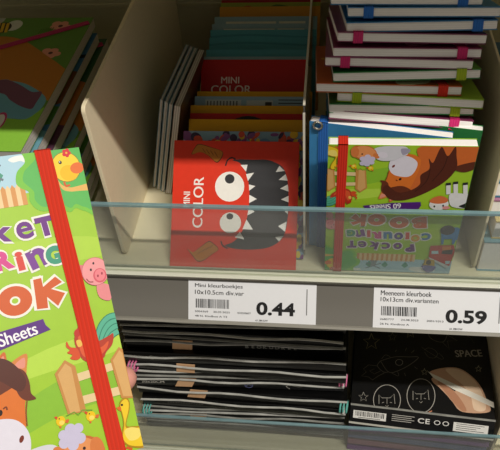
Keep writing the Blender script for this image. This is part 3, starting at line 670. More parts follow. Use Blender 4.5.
# ---------------------------------------------------------------- price tags in the rail
def price_tag(x, label, lines, price, small, bars):
    o0 = rail_at(3.50, .05); top = rail_at(.16, .05); v = Vector((0, top[0]-o0[0], top[1]-o0[1])).normalized(); n = Vector((1,0,0)).cross(v)
    t = thing('price_tag', label, 'price tag', 'price tags on the rail')
    W, H = 10.5, 3.34; O = Vector((x, o0[0], o0[1]))
    Mx = Matrix(((1,0,0),tuple(-n),tuple(v))).transposed().to_4x4(); Mx.translation = O*S; t.matrix_world = Mx
    mb = MB(); mb.box((0,0,0),(W,.04,H), mat('#dfe0e2', .45, .015)); ink = '#161616'
    ops = []
    def ltxt(s_, u0, vv, h, wd=None, bold='text'):
        bb = glyph(s_, 0)[2]; r = (bb[2]-bb[0])/(bb[3]-bb[1]); xs = wd/(r*h) if wd else 1
        ops.append(('text', s_, ink, (u0 + (wd or r*h)/2, vv), h, 0, xs))
    ltxt(lines[0], .55, 2.86, .40, 3.95); ltxt(lines[1], .55, 2.34, .36, lines[2])
    rnd = random.Random(bars); u = .62
    while u < 3.35:
        wd = rnd.choice((.04,.06,.09)); ops.append(('poly', ink, [(u,1.02),(u+wd,1.02),(u+wd,1.78),(u,1.78)], 0)); u += wd + rnd.choice((.04,.07))
    for k, (s_, u0, wd) in enumerate(small): ltxt(s_, u0, (.72,.72,.72,.34,.16)[k], .15, wd)
    bb = glyph(price, .05)[2]
    ops.append(('price', price))
    mb.art([q for q in ops if q[0] != 'price'], W, H, (0,0,0), (1,0,0), (0,0,1), (0,-1,0))
    v_, t_, b_ = glyph(price, .032)
    kx, kz = 3.15/(b_[2]-b_[0]), 1.1/(b_[3]-b_[1])
    for tr in t_: mb.face([(5.65+(v_[i][0]-b_[0])*kx, -.03, .62+(v_[i][1]-b_[1])*kz) for i in tr], mat(ink, .5))
    mb.art([('poly', '#777777', [(9.7,.75),(9.78,.75),(9.78,2.9),(9.7,2.9)], 0)], W, H, (0,0,0), (1,0,0), (0,0,1), (0,-1,0), start=30)
    mb.build('card', t)
price_tag(-11.05, 'white shelf price tag reading 0.44 under the red mini colour book', ('Mini kleurboekjes', '10x10.5cm div.var', 4.05), '0.44',
          (('3004369', .55, 1.1), ('30.05.2023', 2.1, 1.35), ('0322/0607', 4.1, 1.1), ('48 N. Kindboe A T2', .55, 2.7), ('61.38KGW', 5.6, 1.0)), 5)
price_tag(4.0, 'white shelf price tag reading 0.59 under the farm colouring book', ('Meeneem kleurboek', '10x13cm div.varianten', 4.5), '0.59',
          (('2685777', .55, 1.1), ('24.08.2023', 2.2, 1.35), ('2001/1013', 4.2, 1.3), ('26 N. Kindboe A', .55, 2.3), ('61.38KGW', 6.0, 1.0)), 9)

# ---------------------------------------------------------------- pocket colouring books (10 x 13 cm); local x = across, z = up the page, y = through the book
def slab(mb, W, H, y0, y1, m, r=.12):
    mb.box((0,y0,0),(W,y1,H), m)
def cover_mesh(base, ops, W, H, th, rough=.42, ink=1.0):
    mb = MB(); mb.box((0,0,0),(W,th,H), mat(base, rough, .06, 200, 0, .2, 0, ink)); mb.art(ops, W, H, (0,0,0), (1,0,0), (0,0,1), (0,-1,0), rough=rough, ink=ink); return mb
FARM = FARM_ART
random.seed(3)
def dots(cols, n, W, H, r0, r1):
    return [('ell', random.choice(cols), (random.uniform(0,W), random.uniform(0,H)), random.uniform(r0,r1), random.uniform(r0,r1), random.uniform(0,90)) for _ in range(n)]
BLUE = [('ell', '#5f9fca', (u, v), r, r, 0) for u, v, r in ((1.2,11.5,.5),(3,10.2,.35),(8.9,4.2,.5),(9.4,8.6,.35),(7.8,2,.3),(2.2,5,.6),(9.2,1.2,.25))] + [
    ('poly', '#f0b13c', [(2.5,6),(4,8),(6.5,7.8),(7.6,6),(6.4,4.2),(4,4)], 1), ('poly', '#f0b13c', [(7.3,6),(9,7.4),(8.7,6),(9,4.6)], 1), ('ell', '#ffffff', (3.7,6.5), .5, .5, 0), ('ell', '#222222', (3.6,6.5), .25, .25, 0)]
PURP = dots(['#b9658f','#e09ab4','#7fb9cf','#d9c24e'], 12, 10, 13, .3, 1.2)
GREEN = [('poly', c, p, 1) for c, p in (('#2f7d45', [(0,0),(6,1),(8,5),(3,7),(0,5)]), ('#6aa83a', [(10,0),(7,3),(8,7),(10,8)]), ('#c9c33d', [(2,9),(5,12),(8,10),(5,8.5)]), ('#245c36', [(8,9),(10,12),(10,9)]))] + [('stroke', '#173d24', .1, [(0,8),(4,6.5),(10,9)], 1), ('stroke', '#173d24', .1, [(7,0),(8,6),(10,11)], 1)]
COVERS = {'farm': ('#a5ce3c', FARM), 'blue': ('#3f86bb', BLUE), 'purple': ('#8a3f62', PURP), 'green': ('#3a8a4a', GREEN), 'orange': ('#c8642f', dots(['#e8b04a','#7a9a3a','#f0d9b0'], 10, 10, 13, .3, 1.3))}
_cov = {}
def pocket_book(label, kind, T, band, rows, loc, name='colouring_book', group=None, slant=(8.98, 8.98), pages=None, ring=False):
    t = thing(name, label, 'book', group, loc, rows)
    cv = .045
    if kind not in _cov:
        base, ops = COVERS[kind]; c = cover_mesh(base, ops, 10, 13, cv, ink=.8 if kind == 'farm' else 1.0).build('front_cover', t); _cov[kind] = c
    else: c = obj_from('front_cover', _cov[kind], t)
    mb = MB(); mb.box((.01,cv,-.01),(9.97,T-cv,12.99), pages or PAGES); mb.build('page_block', t, .1)
    mb = MB(); mb.box((0,T-cv,0),(10,T,13), mat(COVERS[kind][0], .4, .06, 200)); mb.build('back_cover', t)
    a, b = slant; hw = .335; o1 = .08
    mb = MB(); em = elastic(band)
    for (p, q) in (((-o1,-o1),(T+o1,-o1)), ((T+o1,-o1),(T+o1,13+o1)), ((T+o1,13+o1),(-o1,13+o1)), ((-o1,13+o1),(-o1,-o1))):
        def pt(y, z, s_): return ((b if z < 6 else a) + s_*hw, y, z)
        d = Vector((0, q[0]-p[0], q[1]-p[1])).normalized(); nn = Vector((0, d.z, -d.y))*(-.05)
        A = [pt(*p,-1), pt(*p,1), pt(*q,1), pt(*q,-1)]; B = [tuple(Vector(k)+nn) for k in A]
        mb.grid(A+B, [(0,1,2,3),(7,6,5,4),(0,4,5,1),(1,5,6,2),(2,6,7,3),(3,7,4,0)], em)
    eb = mb.build('elastic_band', t)
    if ring:
        mb = MB(); mb.tube([(9.35+.32*math.cos(k*math.pi/8), -.16, .18+.32*math.sin(k*math.pi/8)) for k in range(16)], .09, mat('#b8b3a6', .25, .02, 100, 0, .5, .9), 8, True)
        tag(mb.build('metal_eyelet', eb), 'small silver ring by the elastic')
    return t
# the one standing in front, upside down
DOWN = ((-1,0,0),(0,1,0),(0,0,-1))
pocket_book('farm colouring book with red elastic standing upside down in the front of the shelf', 'farm', .86, '#cf2c18', DOWN, (10.05,0,13.16))
m = mrot(('Y', 180), ('Z', -10.3)); rw = rows_of(m)
pocket_book('blue colouring book with blue elastic leaning crooked behind the upside-down farm book', 'blue', .72, '#2f6fc4', rw, (8.5,1.1,13.0), ring=True)
pocket_book('green colouring book standing behind the blue one, only its right end showing', 'green', .62, '#a8bf2a', rw, (10.62,1.92,13.02))
# the flat pile behind: (position up the slope, left x, cover, elastic, cover down?, roll, yaw, label)
PILE = [(.16,-.02,'purple','#e0307a',0,-4.2,0,'pocket book with bright pink elastic, the first lit one above the blue book'),
        (.88,-.02,'green','#a8bf2a',0,-1.0,1.5,'pocket book with lime elastic at right, lying on the bright pink banded one'),
        (1.50,.5,'farm','#a8bf2a',1,-2.2,-2,'pocket book with lime elastic near its left end, above the green one'),
        (2.27,-.95,'orange','#d8321f',0,-1.6,1.5,'pocket book with dark red elastic, shoved furthest left in the pile'),
        (3.20,.2,'green','#a8bf2a',0,1.0,2,'pocket book with lime elastic near its right end, halfway up the pile'),
        (4.03,-.4,'purple','#d0306f',1,-1.5,0,'pocket book with pink elastic near its left end, under the other pink ones'),
        (4.72,.15,'purple','#d0306f',0,-1.2,2.5,'pocket book with pink elastic near its right end, middle of three pink ones'),
        (5.68,.4,'purple','#d0306f',1,-1.8,3,'pocket book with pink elastic at left just under the two blue-banded ones'),
        (6.45,1.0,'blue','#2f6fc4',0,.3,2,'pocket book with blue elastic near its right end, second in from the pile top'),
        (7.35,1.05,'blue','#2f6fc4',1,-.4,0,'pocket book with blue elastic near its left end, high in the pile'),
        (8.12,-.1,'blue','#2f6fc4',0,-1.0,1,'topmost pocket book of the pile, blue elastic near its right end')]
SL = 28.0; TILT = 19.0
def lying(down, tilt, roll, yaw):
    base = Matrix(((1,0,0),(0,0,1),(0,-1,0))) if not down else Matrix(((-1,0,0),(0,0,1),(0,1,0)))   # columns written as rows below
    # local x,y,z axes for cover up: x->+X, y->-Z, z->+Y ; cover down: x->-X, y->+Z, z->+Y
    ax = [Vector((1,0,0)), Vector((0,0,-1)), Vector((0,1,0))] if not down else [Vector((-1,0,0)), Vector((0,0,1)), Vector((0,1,0))]
    m = mrot(('Z', yaw), ('Y', roll), ('X', -tilt))
    return [tuple(m @ a) for a in ax], m
TB = .66
for i, (s_, x, cov, band, down, roll, yaw, lab) in enumerate(PILE):
    rows, m = lying(down, TILT, -roll, yaw)
    cy, cz = 2.5 + s_*math.sin(R(SL)), 13.27 + s_*math.cos(R(SL))
    mid = Vector((x+5.05, cy, cz))                       # middle of the white edge that faces the aisle
    off = m @ Vector(((5.0 if down else -5.0), 0, (-TB/2 if down else TB/2)))
    pocket_book(lab, cov, TB, band, rows, mid+off, group='pocket colouring books piled flat', slant=(8.7, 8.7) if not down else (8.6, 8.6))
for j in range(10):
    k = j/10; rows, m = lying(j % 2, TILT*k*.95, 0, (-2, 1.5, 0)[j % 3])
    pocket_book('pocket colouring book low in the pile, hidden behind the upside-down farm book', ('green','purple','farm','blue')[j % 4], TB, ('#a8bf2a','#d0306f','#d8321f','#2f6fc4')[j % 4], rows,
                Vector((.2 + (.15,-.1,.2)[j % 3] + (10 if j % 2 else 0), 4.35, .2+j*1.13 + (0 if j % 2 else TB))), group='pocket colouring books hidden low in the pile')
# held up to the camera
HB = ((0.81768, 0.51847, -0.25018), (-0.51244, 0.45750, -0.72671), (-0.26232, 0.72242, 0.63977))
pocket_book('farm colouring book with red elastic held up close at left', 'farm', .86, '#c93018', HB, (-15.484,-29.013,18.362), slant=(8.45, 8.95))

# ---------------------------------------------------------------- mini colouring booklets (10.6 cm square)
_mc = {}
MINI_KINDS = {'monster': ('#dd3a24', MINI_ART), 'plain_red': ('#b5201f', MINI_UP_ART), 'yellow': ('#cf9a14', [('ell','#b07c1e',(u*.9+.6,9.6-.35*(u%3)),.12,.12,0) for u in range(11)]),
  'comic': ('#7f9fb0', dots(['#7d4a7f','#d9b02c','#3b2f4a','#c94f34','#e0c84c','#5f86a8'], 70, 10.6, 10.7, .25, .75) + [('ell', random.choice(['#7d4a7f','#d9b02c','#3b2f4a','#c94f34','#e0c84c']), (random.uniform(2,10.6), random.uniform(8.8,10.5)), random.uniform(.15,.5), random.uniform(.15,.35), random.uniform(0,90)) for _ in range(60)] + [('ell', random.choice(['#7d4a7f','#d9b02c','#3b2f4a','#e0c84c']), (random.uniform(9.6,10.6), random.uniform(0,10)), .2, .3, 0) for _ in range(60)]),
  'yellow_dot': ('#cf9a14', [('ell','#2a211c',(8.2,9.95),.3,.3,0)]),
  'red_arc': ('#a81e1c', [('ell','#221d1c',(5.2,8.6),2.2,1.9,0)]), 'pale': ('#86a4ae', [('poly','#d8d6c4',[(1.2,10.0),(6.4,10.0),(6.4,10.22),(1.2,10.22)],0), ('poly','#d8d6c4',[(6.7,10.0),(9.4,10.0),(9.4,10.22),(6.7,10.22)],0)]),
  'back': ('#88a5b5', [('poly','#b4bcbc',[(1.0,9.4),(4.3,9.4),(4.3,10.4),(1.0,10.4)],0), ('poly','#b4bcbc',[(4.8,9.3),(7.2,9.3),(7.2,10.35),(4.8,10.35)],0)] + [('poly','#4c5256',[(1.15+.3*k,9.6),(1.27+.3*k,9.6),(1.27+.3*k,10.3),(1.15+.3*k,10.3)],0) for k in range(10)] + [('stroke','#3c474d',.1,[(7.7,10.4-.3*k),(10.2,10.4-.3*k)],0) for k in range(3)] + [('poly','#333333',[(6.5,9.6),(7.1,9.6),(7.1,10.2),(6.5,10.2)],0)]),
  'teal': ('#4a93a0', [('stroke','#3b7f8c',.2,[(0,10.0),(4,10.2),(10.6,9.9)],1)]), 'teal_text': ('#4f98a6', [('poly','#d8dcd2',[(1.0,9.5),(5.2,9.5),(5.2,9.75),(1.0,9.75)],0), ('poly','#d8dcd2',[(5.6,9.5),(8.6,9.5),(8.6,9.75),(5.6,9.75)],0)]),
  'brown': ('#5a3d24', []), 'lime': ('#8f9a3a', [('poly','#b0452e',[(1,9.9),(3,10.4),(3.4,9.9)],1),('poly','#4f6a2c',[(5,9.9),(6,10.5),(8,10.0)],1)]), 'orange': ('#c68a2c', []), 'crimson': ('#9a1f24', [])}
def mini_book(label, kind, T, rows, loc, group=None):
    t = thing('mini_colouring_book', label, 'booklet', group, loc, rows)
    if kind not in _mc:
        base, ops = MINI_KINDS[kind]; _mc[kind] = cover_mesh(base, ops, 10.6, 10.7, .04, .32).build('front_cover', t)
    else: obj_from('front_cover', _mc[kind], t)
    mb = MB(); mb.box((.03,.04,.03),(10.5,T-.04,10.66), PAGES_GREY); mb.build('page_block', t)
    mb = MB(); mb.box((0,T-.04,0),(10.6,T,10.7), mat(MINI_KINDS[kind][0], .4, .06, 200)); mb.build('back_cover', t)
    return t
GM = 'mini colouring booklets leaning in a row'
MINI = [(7.6,7.3,-12.92,'monster',.3,'red mini colour booklet with big-eyed toothy face, front of the row'),
        (8.91,7.3,-12.35,'comic',.3,'pale blue booklet with a crowd of tiny doodles just behind the red toothy face'),
        (10.62,7.3,-12.15,'yellow',.34,'plain mustard booklet behind the doodle booklet'),
        (11.51,7.3,-12.2,'red_arc',.3,'dark red booklet showing a black arc, between two mustard ones'),
        (12.72,7.3,-12.35,'yellow',.34,'mustard booklet sticking up in front of the barcoded blue back cover'),
        (14.13,7.3,-12.2,'back',.3,'pale blue booklet turned back to front, barcode labels showing'),
        (14.93,7.3,-12.1,'yellow_dot',.3,'mustard booklet with one black dot in front of the red titled one'),
        (19.29,8.0,-12.3,'plain_red',.3,'dark red booklet with its white upright title, half way back'),
        (19.83,8.0,-12.25,'pale',.28,'greyish blue booklet directly behind the red titled one'),
        (21.12,8.0,-12.1,'teal_text',.3,'teal booklet with a pale line of text behind the red titled one'),
        (23.43,8.0,-12.1,'teal',.3,'plain teal booklet standing taller towards the back'),
        (23.9,8.6,-12.0,'teal',.3,'second plain teal booklet further to the back'),
        (25.1,8.6,-12.0,'pale',.3,'greyish blue booklet behind the teal ones'),
        (26.6,8.6,-11.95,'pale',.3,'rearmost greyish blue booklet, in front of the mustard one'),
        (28.78,8.6,-11.7,'orange',.3,'mustard orange booklet near the back of the row'),
        (29.67,8.6,-11.7,'lime',.3,'lime booklet with scribbled pattern near the back panel'),
        (30.3,8.6,-11.7,'crimson',.3,'thin crimson booklet by the back panel')]
for i, (yt, zt, x, kind, T, lab) in enumerate(MINI):
    ln = 90 - math.degrees(math.asin((zt-.1)/10.7))
    mini_book(lab, kind, T, rotx(-ln), (x, yt-10.7*math.sin(R(ln)), .25 if i else .23), GM)
# booklets standing on edge against the left divider
for i, (xb, T, lab) in enumerate(((-15.95,.28,'booklet standing on edge nearest the beige divider, pale cover turned out'), (-15.5,.34,'second booklet on edge from the beige divider, creased dark pages'), (-15.05,.34,'third booklet on edge from the beige divider'), (-14.55,.62,'thick booklet on edge beside the red toothy one, grey page ends showing'))):
    # local x -> up the booklet, z -> into the shelf, y -> across (to the right is -x side)
    m = mrot(('X', -3), ('Y', 12.5), ('Z', -3.5))
    ax = [m @ Vector((0,0,1)), m @ Vector((-1,0,0)), m @ Vector((0,1,0))]
    ax = [m @ Vector((0,0,1)), m @ Vector((1,0,0)), m @ Vector((0,1,0))]
    # right-handed: x (up) x y (right) = into the shelf
    mini_book(lab, ('back','comic','pale','brown')[i], T, [tuple(a) for a in ax], (xb-.5, 9.7-.3*i, .12+T*.18), 'booklets standing on edge by the divider').scale = (.94,)*3

# ---------------------------------------------------------------- large bee books lying in the left bay
_bee = {}
BEE_VAR = {0: ('#5f8c34', BEE_ART), 1: ('#3f74a0', [('poly','#7a4a2a',[(10,6),(21.75,9),(21.75,14),(12,13)],1),('poly','#6fa3b0',[(8,0),(21.75,0),(21.75,5),(10,6)],1),('poly','#4e7f34',[(14,5),(21.75,6),(21.75,8.5),(14,8)],1),('poly','#23262c',[(18,15.6),(21.75,16.4),(21.75,17),(18,16.2)],0)]),
           2: ('#2c5a38', [('poly','#b06a2c',[(8,7),(21.75,6),(21.75,13),(12,14)],1),('poly','#5f3b52',[(12,2),(21.75,3),(21.75,6.4),(12,6)],1),('poly','#3d6f86',[(10,0),(21.75,0),(21.75,2.6),(12,2.6)],1)])}
for i in range(8):
    lab = ('large bee colouring book on top of the pile, bee and pink elastic on its cover', 'large colouring book second in the pile, right under the bee book', 'large colouring book third in the left pile, more of its blue showing', 'large colouring book fourth in the left pile, jutting towards the divider')[i] if i < 4 else 'large colouring book in the lower half of the left pile, mostly hidden'
    xr = (-23.25,-22.95,-22.5,-21.6,-21.3,-21.6,-21.2,-21.4)[i]; zt = 11-1.25*i; T = 1.02
    t = thing('large_colouring_book', lab, 'book', 'large colouring books piled in the left bay', (xr-21.75, 1.4+(.0,-.8,.3,.8,0,-.4,.5,0)[i], zt-T), I3)
    vk = i % 3
    if vk not in _bee:
        base, ops = BEE_VAR[vk]; mb = MB(); mb.box((0,0,T-.05),(21.75,21,T), mat(base, .4, .06, 200)); mb.art(ops, 21.75, 21, (0,0,T), (1,0,0), (0,1,0), (0,0,1), rough=.4); _bee[vk] = mb.build('front_cover', t)
    else: obj_from('front_cover', _bee[vk], t)
    mb = MB(); mb.box((.03,.03,.05),(21.74,20.98,T-.05), PAGES_GREY); mb.build('page_block', t)
    mb = MB(); mb.box((0,0,0),(21.75,21,.05), mat('#5f8c34', .4, .06, 200)); mb.build('back_cover', t)
    mb = MB(); em = elastic('#c2396a'); a = Vector((0, 5.7, 0)); b = Vector((21.75, 19.6, 0)); wv = Vector((-.3,.55,0)); up = Vector((0,0,1))
    mb.grid([a+up*(T+.13), a+wv+up*(T+.13), b+wv+up*(T+.13), b+up*(T+.13), a+up*(T+.04), a+wv+up*(T+.04), b+wv+up*(T+.04), b+up*(T+.04)], [(0,3,2,1),(4,5,6,7),(0,1,5,4),(1,2,6,5),(2,3,7,6),(3,0,4,7)], em)
    if i in (0,2): mb.build('elastic_band', t)
# lift: the pile rests on the board
# ---------------------------------------------------------------- books in the right-hand bay
def page_stack(x, y, z, wx, dy, T, top, label, yaw=0):
    t = thing('activity_book', label, 'book', 'books lying in the right-hand bay', (x,y,z), rows_of(mrot(('Z', yaw))))
    mb = MB(); mb.box((0,0,T-.12),(wx,dy,T), mat(top, .4, .08, 60)); mb.build('front_cover', t)
    mb = MB(); mb.box((.03,.06,.1),(wx-.05,dy-.05,T-.12), PAGES); mb.build('page_block', t, .06)
    mb = MB(); mb.box((0,0,0),(wx,dy,.1), mat(top, .4, .08, 60)); mb.build('back_cover', t)
page_stack(12.3,.55,.02,13,17,3.4,'#7fa9b5','thick white-paged book at the bottom right behind the glass')
page_stack(12.85,.9,3.43,12.5,17,1.9,'#c9b77c','white-paged book with a pale yellow cover lying on the thick one')
page_stack(12.3,1.5,5.34,12.5,17,1.6,'#9a6a86','white-paged book with mauve cover in the right bay')
page_stack(12.35,1.8,6.95,13,16,1.5,'#3f6f86','white-paged book with dark teal cover in the right bay')
page_stack(12.5,3.0,8.46,13,16,1.6,'#3a5f78','topmost white-paged book of the right bay')

# ---------------------------------------------------------------- black scratch sets on the lower shelf
BLACK = mat('#070707', .3, .2, 120, .25, .35)
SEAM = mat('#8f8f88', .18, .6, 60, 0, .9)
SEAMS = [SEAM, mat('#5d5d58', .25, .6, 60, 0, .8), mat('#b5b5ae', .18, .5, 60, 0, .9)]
FILMM = clear('film_wrap', (.93,.93,.93), .02, rough=.15)
def scratch_set(label, x, y, z, W, T, yaw, roll, tape=None, coil=None, marks=None, seam=(0,0), seam2=None):
    t = thing('scratch_set', label, 'craft set', 'black scratch sets in a stack', (x,y,z), rows_of(mrot(('Y', roll), ('Z', yaw))))
    mb = MB(); D = 19
    prof = [(.1,.02),(D,.02),(D,T-.1),(.22,T-.1),(.08,T*.7),(.05,T*.35)]
    mb.prism(prof, 0, W, BLACK)
    if marks: mb.art(marks, W, T, (0,-.07,.0), (1,0,0), (0,.1,.995), (0,-1,.1), rough=.6, start=14)
    mb.build('black_pad', t, .05)
    mb = MB(); s0, s1 = seam; sm_ = SEAMS[2] if z > -18 else SEAMS[int(z*7) % 3]  # upper sets get the palest grey: highlight painted into seams that lie in shade
    n = 10; pts = []
    for k in range(n+1):
        u = k/n*W; zz = T-.16 + s0 + (s1-s0)*k/n + .035*math.sin(k*1.9+z)
        pts.append((u, -.22+.12*math.sin(k*1.3+z*2), zz))
    for k in range(n):
        a, b = Vector(pts[k]), Vector(pts[k+1]); dn = Vector((0,.0,-.09)); bk = Vector((0,.2,.02))
        mb.grid([a, b, b+dn, a+dn, a+bk, b+bk, b+bk+dn, a+bk+dn], [(0,3,2,1),(4,5,6,7),(0,1,5,4),(3,7,6,2)] + ([(0,4,7,3)] if k == 0 else []) + ([(1,2,6,5)] if k == n-1 else []), sm_)
    if seam2:
        q0, q1 = seam2; mb.grid([(0,-.16,q0),(W,-.2,q1),(W,-.2,q1-.07),(0,-.16,q0-.07),(0,.06,q0),(W,.06,q1),(W,.06,q1-.07),(0,.06,q0-.07)], [(0,3,2,1),(4,5,6,7),(0,1,5,4),(1,2,6,5),(2,3,7,6),(3,0,4,7)], SEAMS[int(z*5+1) % 3])
    tag(mb.build('wrapper_seam', t), 'shiny grey folded edge of the clear wrapper')
    if tape is not None:
        u, wd, sk = tape
        mb = MB(); yb = -.27; pr = [(u,.03),(u+wd,.03),(u+wd+sk,T-.03),(u+sk,T-.03)]
        A = [(p[0], yb+.35*(1-q) , p[1]) for p, q in zip(pr, (0.2,0.2,.0,.0))]; B = [(p[0], p[1]+.04, p[2]) for p in A]
        mb.grid(A+B, [(0,1,2,3),(7,6,5,4),(0,4,5,1),(1,5,6,2),(2,6,7,3),(3,7,4,0)], mat('#d6aa80', .6, .06, 80))
        tag(mb.build('kraft_strip', t), 'tan paper strip across the black front')
    if coil:
        col, side = coil
        mb = MB(); cx = .45 if side < 0 else W-.45
        for k in range(3):
            mb.tube([(cx+.12+side*.0+(k-1)*.34+.08*math.cos(a_), -.1+.6*math.cos(a_), T*.5+.6*math.sin(a_)) for a_ in [q*math.pi/6 for q in range(12)]], .1, mat(col, .35, .03), 6, True)
        mb.tube([(cx+side*.1, -.3+.34*math.cos(a_), T*.3+.34*math.sin(a_)) for a_ in [q*math.pi/6 for q in range(12)]], .16, mat('#d8d6d0', .3, .03), 6, True)
        tag(mb.build('coil_binding', t), {'#d8719a': 'pink plastic coil at its end', '#5fb0a4': 'teal plastic coil at its end'}[col])
    return t
def squiggle(u, v, r, col): return [('ring', col, (u, v), r, .05), ('stroke', col, .05, [(u-r*.6,v-.1),(u,v+.15),(u+r*.6,v-.1)], 1)]
random.seed(11)
ZF = -32.58
SETS = [  # thickness, x, width, y, yaw, roll, tape, coil, marks, seam, label
 (1.62,-20.9,23.6,1.9,.6,.0,None,None,None,(0,0),'black scratch set at the very bottom of the stack, behind the glass'),
 (1.62,-20.6,23.4,1.6,-.5,.2,None,None,None,(0,0),'black scratch set second from the bottom, behind the glass'),
 (1.62,-20.8,23.6,1.3,.3,-.2,(5.6,1.9,.3),None,None,(.1,0),'black scratch set with a tan strip low down, just showing over the glass edge'),
 (1.60,-20.4,23.2,1.4,.4,.2,None,('#5fb0a4',-1),None,(0,.1),'black scratch set with teal coil at its left end'),
 (1.60,-20.2,23.0,1.5,-.4,-.1,None,None,[('stroke','#8a8880',.05,[(3+.3*k,.8),(3.15+.3*k,.95)],0) for k in range(14)],(.2,.0),'black scratch set with a row of tiny grey specks, above the teal coiled one'),
 (1.62,-20.5,23.4,1.5,-.6,.1,(5.6,2.0,.5),('#5fb0a4',1),None,(0,.2),'black scratch set with teal coil at its right end and a tan strip'),
 (1.75,-20.7,23.2,1.6,.5,-.2,(4.6,1.9,.7),None,[('text','20x20CM','#b9b6ac',(2.2,.85),.42,0,1.1)] + squiggle(12.9,.8,.45,'#7d84c0') + [('stroke','#b9b6ac',.06,[(17.4,.4),(17.0,.8),(17.5,1.0),(18.4,.8),(19.2,1.1)],1)],(.1,-.2),'black scratch set printed 20x20CM with a tan strip'),
 (1.60,-20.3,23.0,1.8,.8,.2,None,('#d8719a',1),None,(.2,.5),'black scratch set with pink coil at its right end'),
 (1.60,-20.6,23.2,1.7,-.8,-.3,(5.2,2.0,.2),('#d8719a',-1),None,(-.3,.3),'black scratch set with pink coil at its left end'),
 (1.65,-20.9,23.4,1.3,-.3,-.5,None,None,[('text','scratch set','#3a3a38',(2.4,.9),.01,0,1)][:0] + squiggle(3.2,.85,.3,'#b9b6ac') + [('ell','#b9b6ac',(4.0,.9),.16,.1,0)],(-.3,.3),'black scratch set with a small white doodle at left, under the topmost visible ones'),
 (1.60,-20.4,22.8,1.8,.4,.2,(4.9,2.1,.2),None,[('glyph1',c,'#8a8a84',(12.8+.62*k,.95),.42,0,1.1) for k, c in enumerate('BEOKUDREL')],(.1,.1),'black scratch set with pale grey lettering on its edge'),
 (1.60,-20.3,22.4,2.2,-.6,-.2,None,None,None,(.0,.3),'black scratch set in shade directly under the price rail'),
 (1.55,-20.5,22.8,2.6,.2,0,None,None,None,(0,0),'black scratch set on top of the stack, behind the price rail')]
z = ZF; random.seed(21)
for (T, x, W, y, yaw, roll, tape, coil, marks, seam, lab) in SETS:
    seam2 = (random.uniform(.3,1.1), random.uniform(.3,1.1)) if random.random() < .62 and not marks else None
    scratch_set(lab, x, y + random.uniform(-.3,.3), z + (abs(roll)*.2), W, T-.06, yaw*2.2, roll*1.5, tape, coil, marks, seam, seam2); z += T + .05
# wide space sets to the right
def space_set(label, z, T, first, spine='#101011', yaw=-4):
    t = thing('space_scratch_set', label, 'craft set', 'scratch sets stacked at the lower right', (3.35,1.75,z), rows_of(mrot(('Z', yaw))))
    mb = MB(); mb.box((0,0,0),(15.2,21,T), mat('#0c0c0d', .4, .2, 120)); 
    if first: mb.art(SPACE_ART, 15.2, 21, (0,0,T), (1,0,0), (0,1,0), (0,0,1), rough=.5)
    mb.build('black_pad', t, .04)
    mb = MB(); mb.prism([(-.02,T-.02),(-.06,T-.06),(-1.15,-.35 if first else .2),(-1.1,-.42 if first else .12),(-.02,T*.4)], 0, 15.2, mat(spine, .3, .1, 60))
    if first:
        v = Vector((0, 1.09, T+.29)).normalized(); mb.art(FLAP_ART, 15.2, 2.2, (0,-1.16,-.34), (1,0,0), tuple(v*.82), tuple(Vector((1,0,0)).cross(v)), rough=.45, start=6)
    mb.build('label_flap', t)
    if first:
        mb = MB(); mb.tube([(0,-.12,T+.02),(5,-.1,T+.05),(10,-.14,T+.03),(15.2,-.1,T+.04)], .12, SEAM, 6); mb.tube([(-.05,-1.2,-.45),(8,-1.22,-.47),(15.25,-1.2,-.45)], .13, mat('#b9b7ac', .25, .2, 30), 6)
        tag(mb.build('wrapper_seam', t), 'shiny folded edge of the clear wrapper')
SP = [(1.45,'#7a4f86','purple edged scratch set at the bottom right, behind the glass'),(1.45,'#8a5f6a','mauve edged scratch set seen through the lower glass'),(1.4,'#4f5a78','slate edged scratch set low at the right'),(1.4,'#6a4a7a','violet edged scratch set in the right-hand stack'),(1.4,'#151515','black scratch set directly beneath the space set')]
z = ZF
for T, col, lab in SP: space_set(lab, z, T-.04, False, col, (-3,-5,-4,-3.5,-4)[int(z*7) % 5]); z += T
space_set('black space scratch set with rocket, helmeted cats and a hand drawing printed on it', z, 1.5, True)
t = thing('spiral_notebook', 'notebook with teal spiral at the lower right edge', 'notebook', None, (20.2,5.2,-32.58), I3)
mb = MB(); mb.box((0,0,0),(12,17,3.2), mat('#d9d6cc', .5)); mb.build('page_block', t, .05)
mb = MB()
for k in range(9): mb.tube([(.1+.5*math.cos(a_), .8+1.7*k+.1*math.cos(a_), 2.2+.9*math.sin(a_)) for a_ in [q*math.pi/6 for q in range(12)]], .1, mat('#4f9c98', .35), 6, True)
mb.build('spiral', t)

# ---------------------------------------------------------------- the hand behind the held book
SKIN = mat('#cf9080', .5, .06, 60, .15, .35)
def capsule(mb, a, b, ra, rb, n=26):
    a, b = Vector(a), Vector(b); d = (b-a).normalized(); u = d.orthogonal().normalized(); v = d.cross(u); rings = []
    for k in range(5): th = math.pi/2*(1-k/4.0); rings.append((a - d*ra*math.sin(th), max(.01, ra*math.cos(th))))
    for k in range(5): th = math.pi/2*(k/4.0); rings.append((b + d*rb*math.sin(th), max(.01, rb*math.cos(th))))
    vs = [tuple(c + (u*math.cos(q*2*math.pi/n)+v*math.sin(q*2*math.pi/n))*r) for c, r in rings for q in range(n)]
    fs = [(i*n+q, i*n+(q+1) % n, (i+1)*n+(q+1) % n, (i+1)*n+q) for i in range(9) for q in range(n)] + [tuple(range(n))[::-1], tuple(range(9*n, 10*n))]
    mb.grid(vs, fs, SKIN)
def chain(mb, pts):
    for (p, r), (q, s_) in zip(pts, pts[1:]): capsule(mb, p, q, r, s_)
mb = MB()
wrist = (-4.6, 4.2, .2)
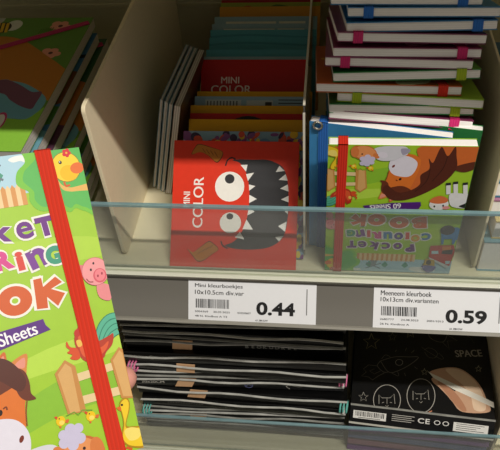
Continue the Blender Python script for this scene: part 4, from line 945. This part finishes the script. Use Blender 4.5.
chain(mb, [((2.9,3.0,4.0),.95), ((6.2,2.25,3.7),.86), ((8.4,1.85,3.2),.76), ((10.2,1.6,2.78),.60)])        # index, its tip past the book's edge
chain(mb, [((3.2,3.1,2.2),.98), ((6.3,2.45,1.7),.88), ((8.0,1.9,1.2),.8), ((9.2,1.75,.9),.66)])          # middle
chain(mb, [((3.0,3.1,.5),.93), ((5.7,2.5,-.1),.84), ((7.2,1.95,-.6),.76), ((8.2,1.75,-.9),.64)])           # ring
chain(mb, [((2.5,3.0,-1.2),.82), ((4.5,2.4,-2.0),.72), ((5.5,1.9,-2.4),.66), ((6.2,1.7,-2.7),.56)])        # little
for k, (x, y, z_) in enumerate(((2.9,3.0,4.3),(3.2,3.1,2.4),(3.0,3.1,.5),(2.5,3.0,-1.2))):
    chain(mb, [((x,y,z_),1.0), ((-1.6,3.6,2.4-.95*k),1.15), (wrist,1.5)])
chain(mb, [(wrist,1.5), ((-2.9,2.3,3.6),1.3), ((-1.35,.6,4.9),1.05), ((-.5,-.95,5.3),.88), ((1.4,-1.0,5.5),.82)])   # thumb round the left edge to the front
chain(mb, [((-4.2,4.2,.6),1.7), ((-7.5,4.4,-1.2),2.0), ((-8.2,4.2,-2.2),2.1), ((-15,2.5,-7.5),3.0), ((-24,-.5,-14.5),3.9)])
chain(mb, [((-4.4,3.9,-.5),1.6), ((-8,4.0,-2.6),1.9)])
src = mb.build('person', None)
rm = src.modifiers.new('skin', 'REMESH'); rm.mode = 'VOXEL'; rm.voxel_size = .0014
sm = src.modifiers.new('soft', 'SMOOTH'); sm.factor = .5; sm.iterations = 12
dg = bpy.context.evaluated_depsgraph_get(); dg.update()
me = bpy.data.meshes.new_from_object(src.evaluated_get(dg)); me.polygons.foreach_set('use_smooth', [True]*len(me.polygons))
bpy.data.objects.remove(src)
if not me.materials: me.materials.append(SKIN)
hand = bpy.data.objects.new('person', me); COL.objects.link(hand)
tag(hand, 'person holding the farm colouring book, one fingertip showing past its right edge', 'person')
place(hand, HB, (-15.484,-29.013,18.362))
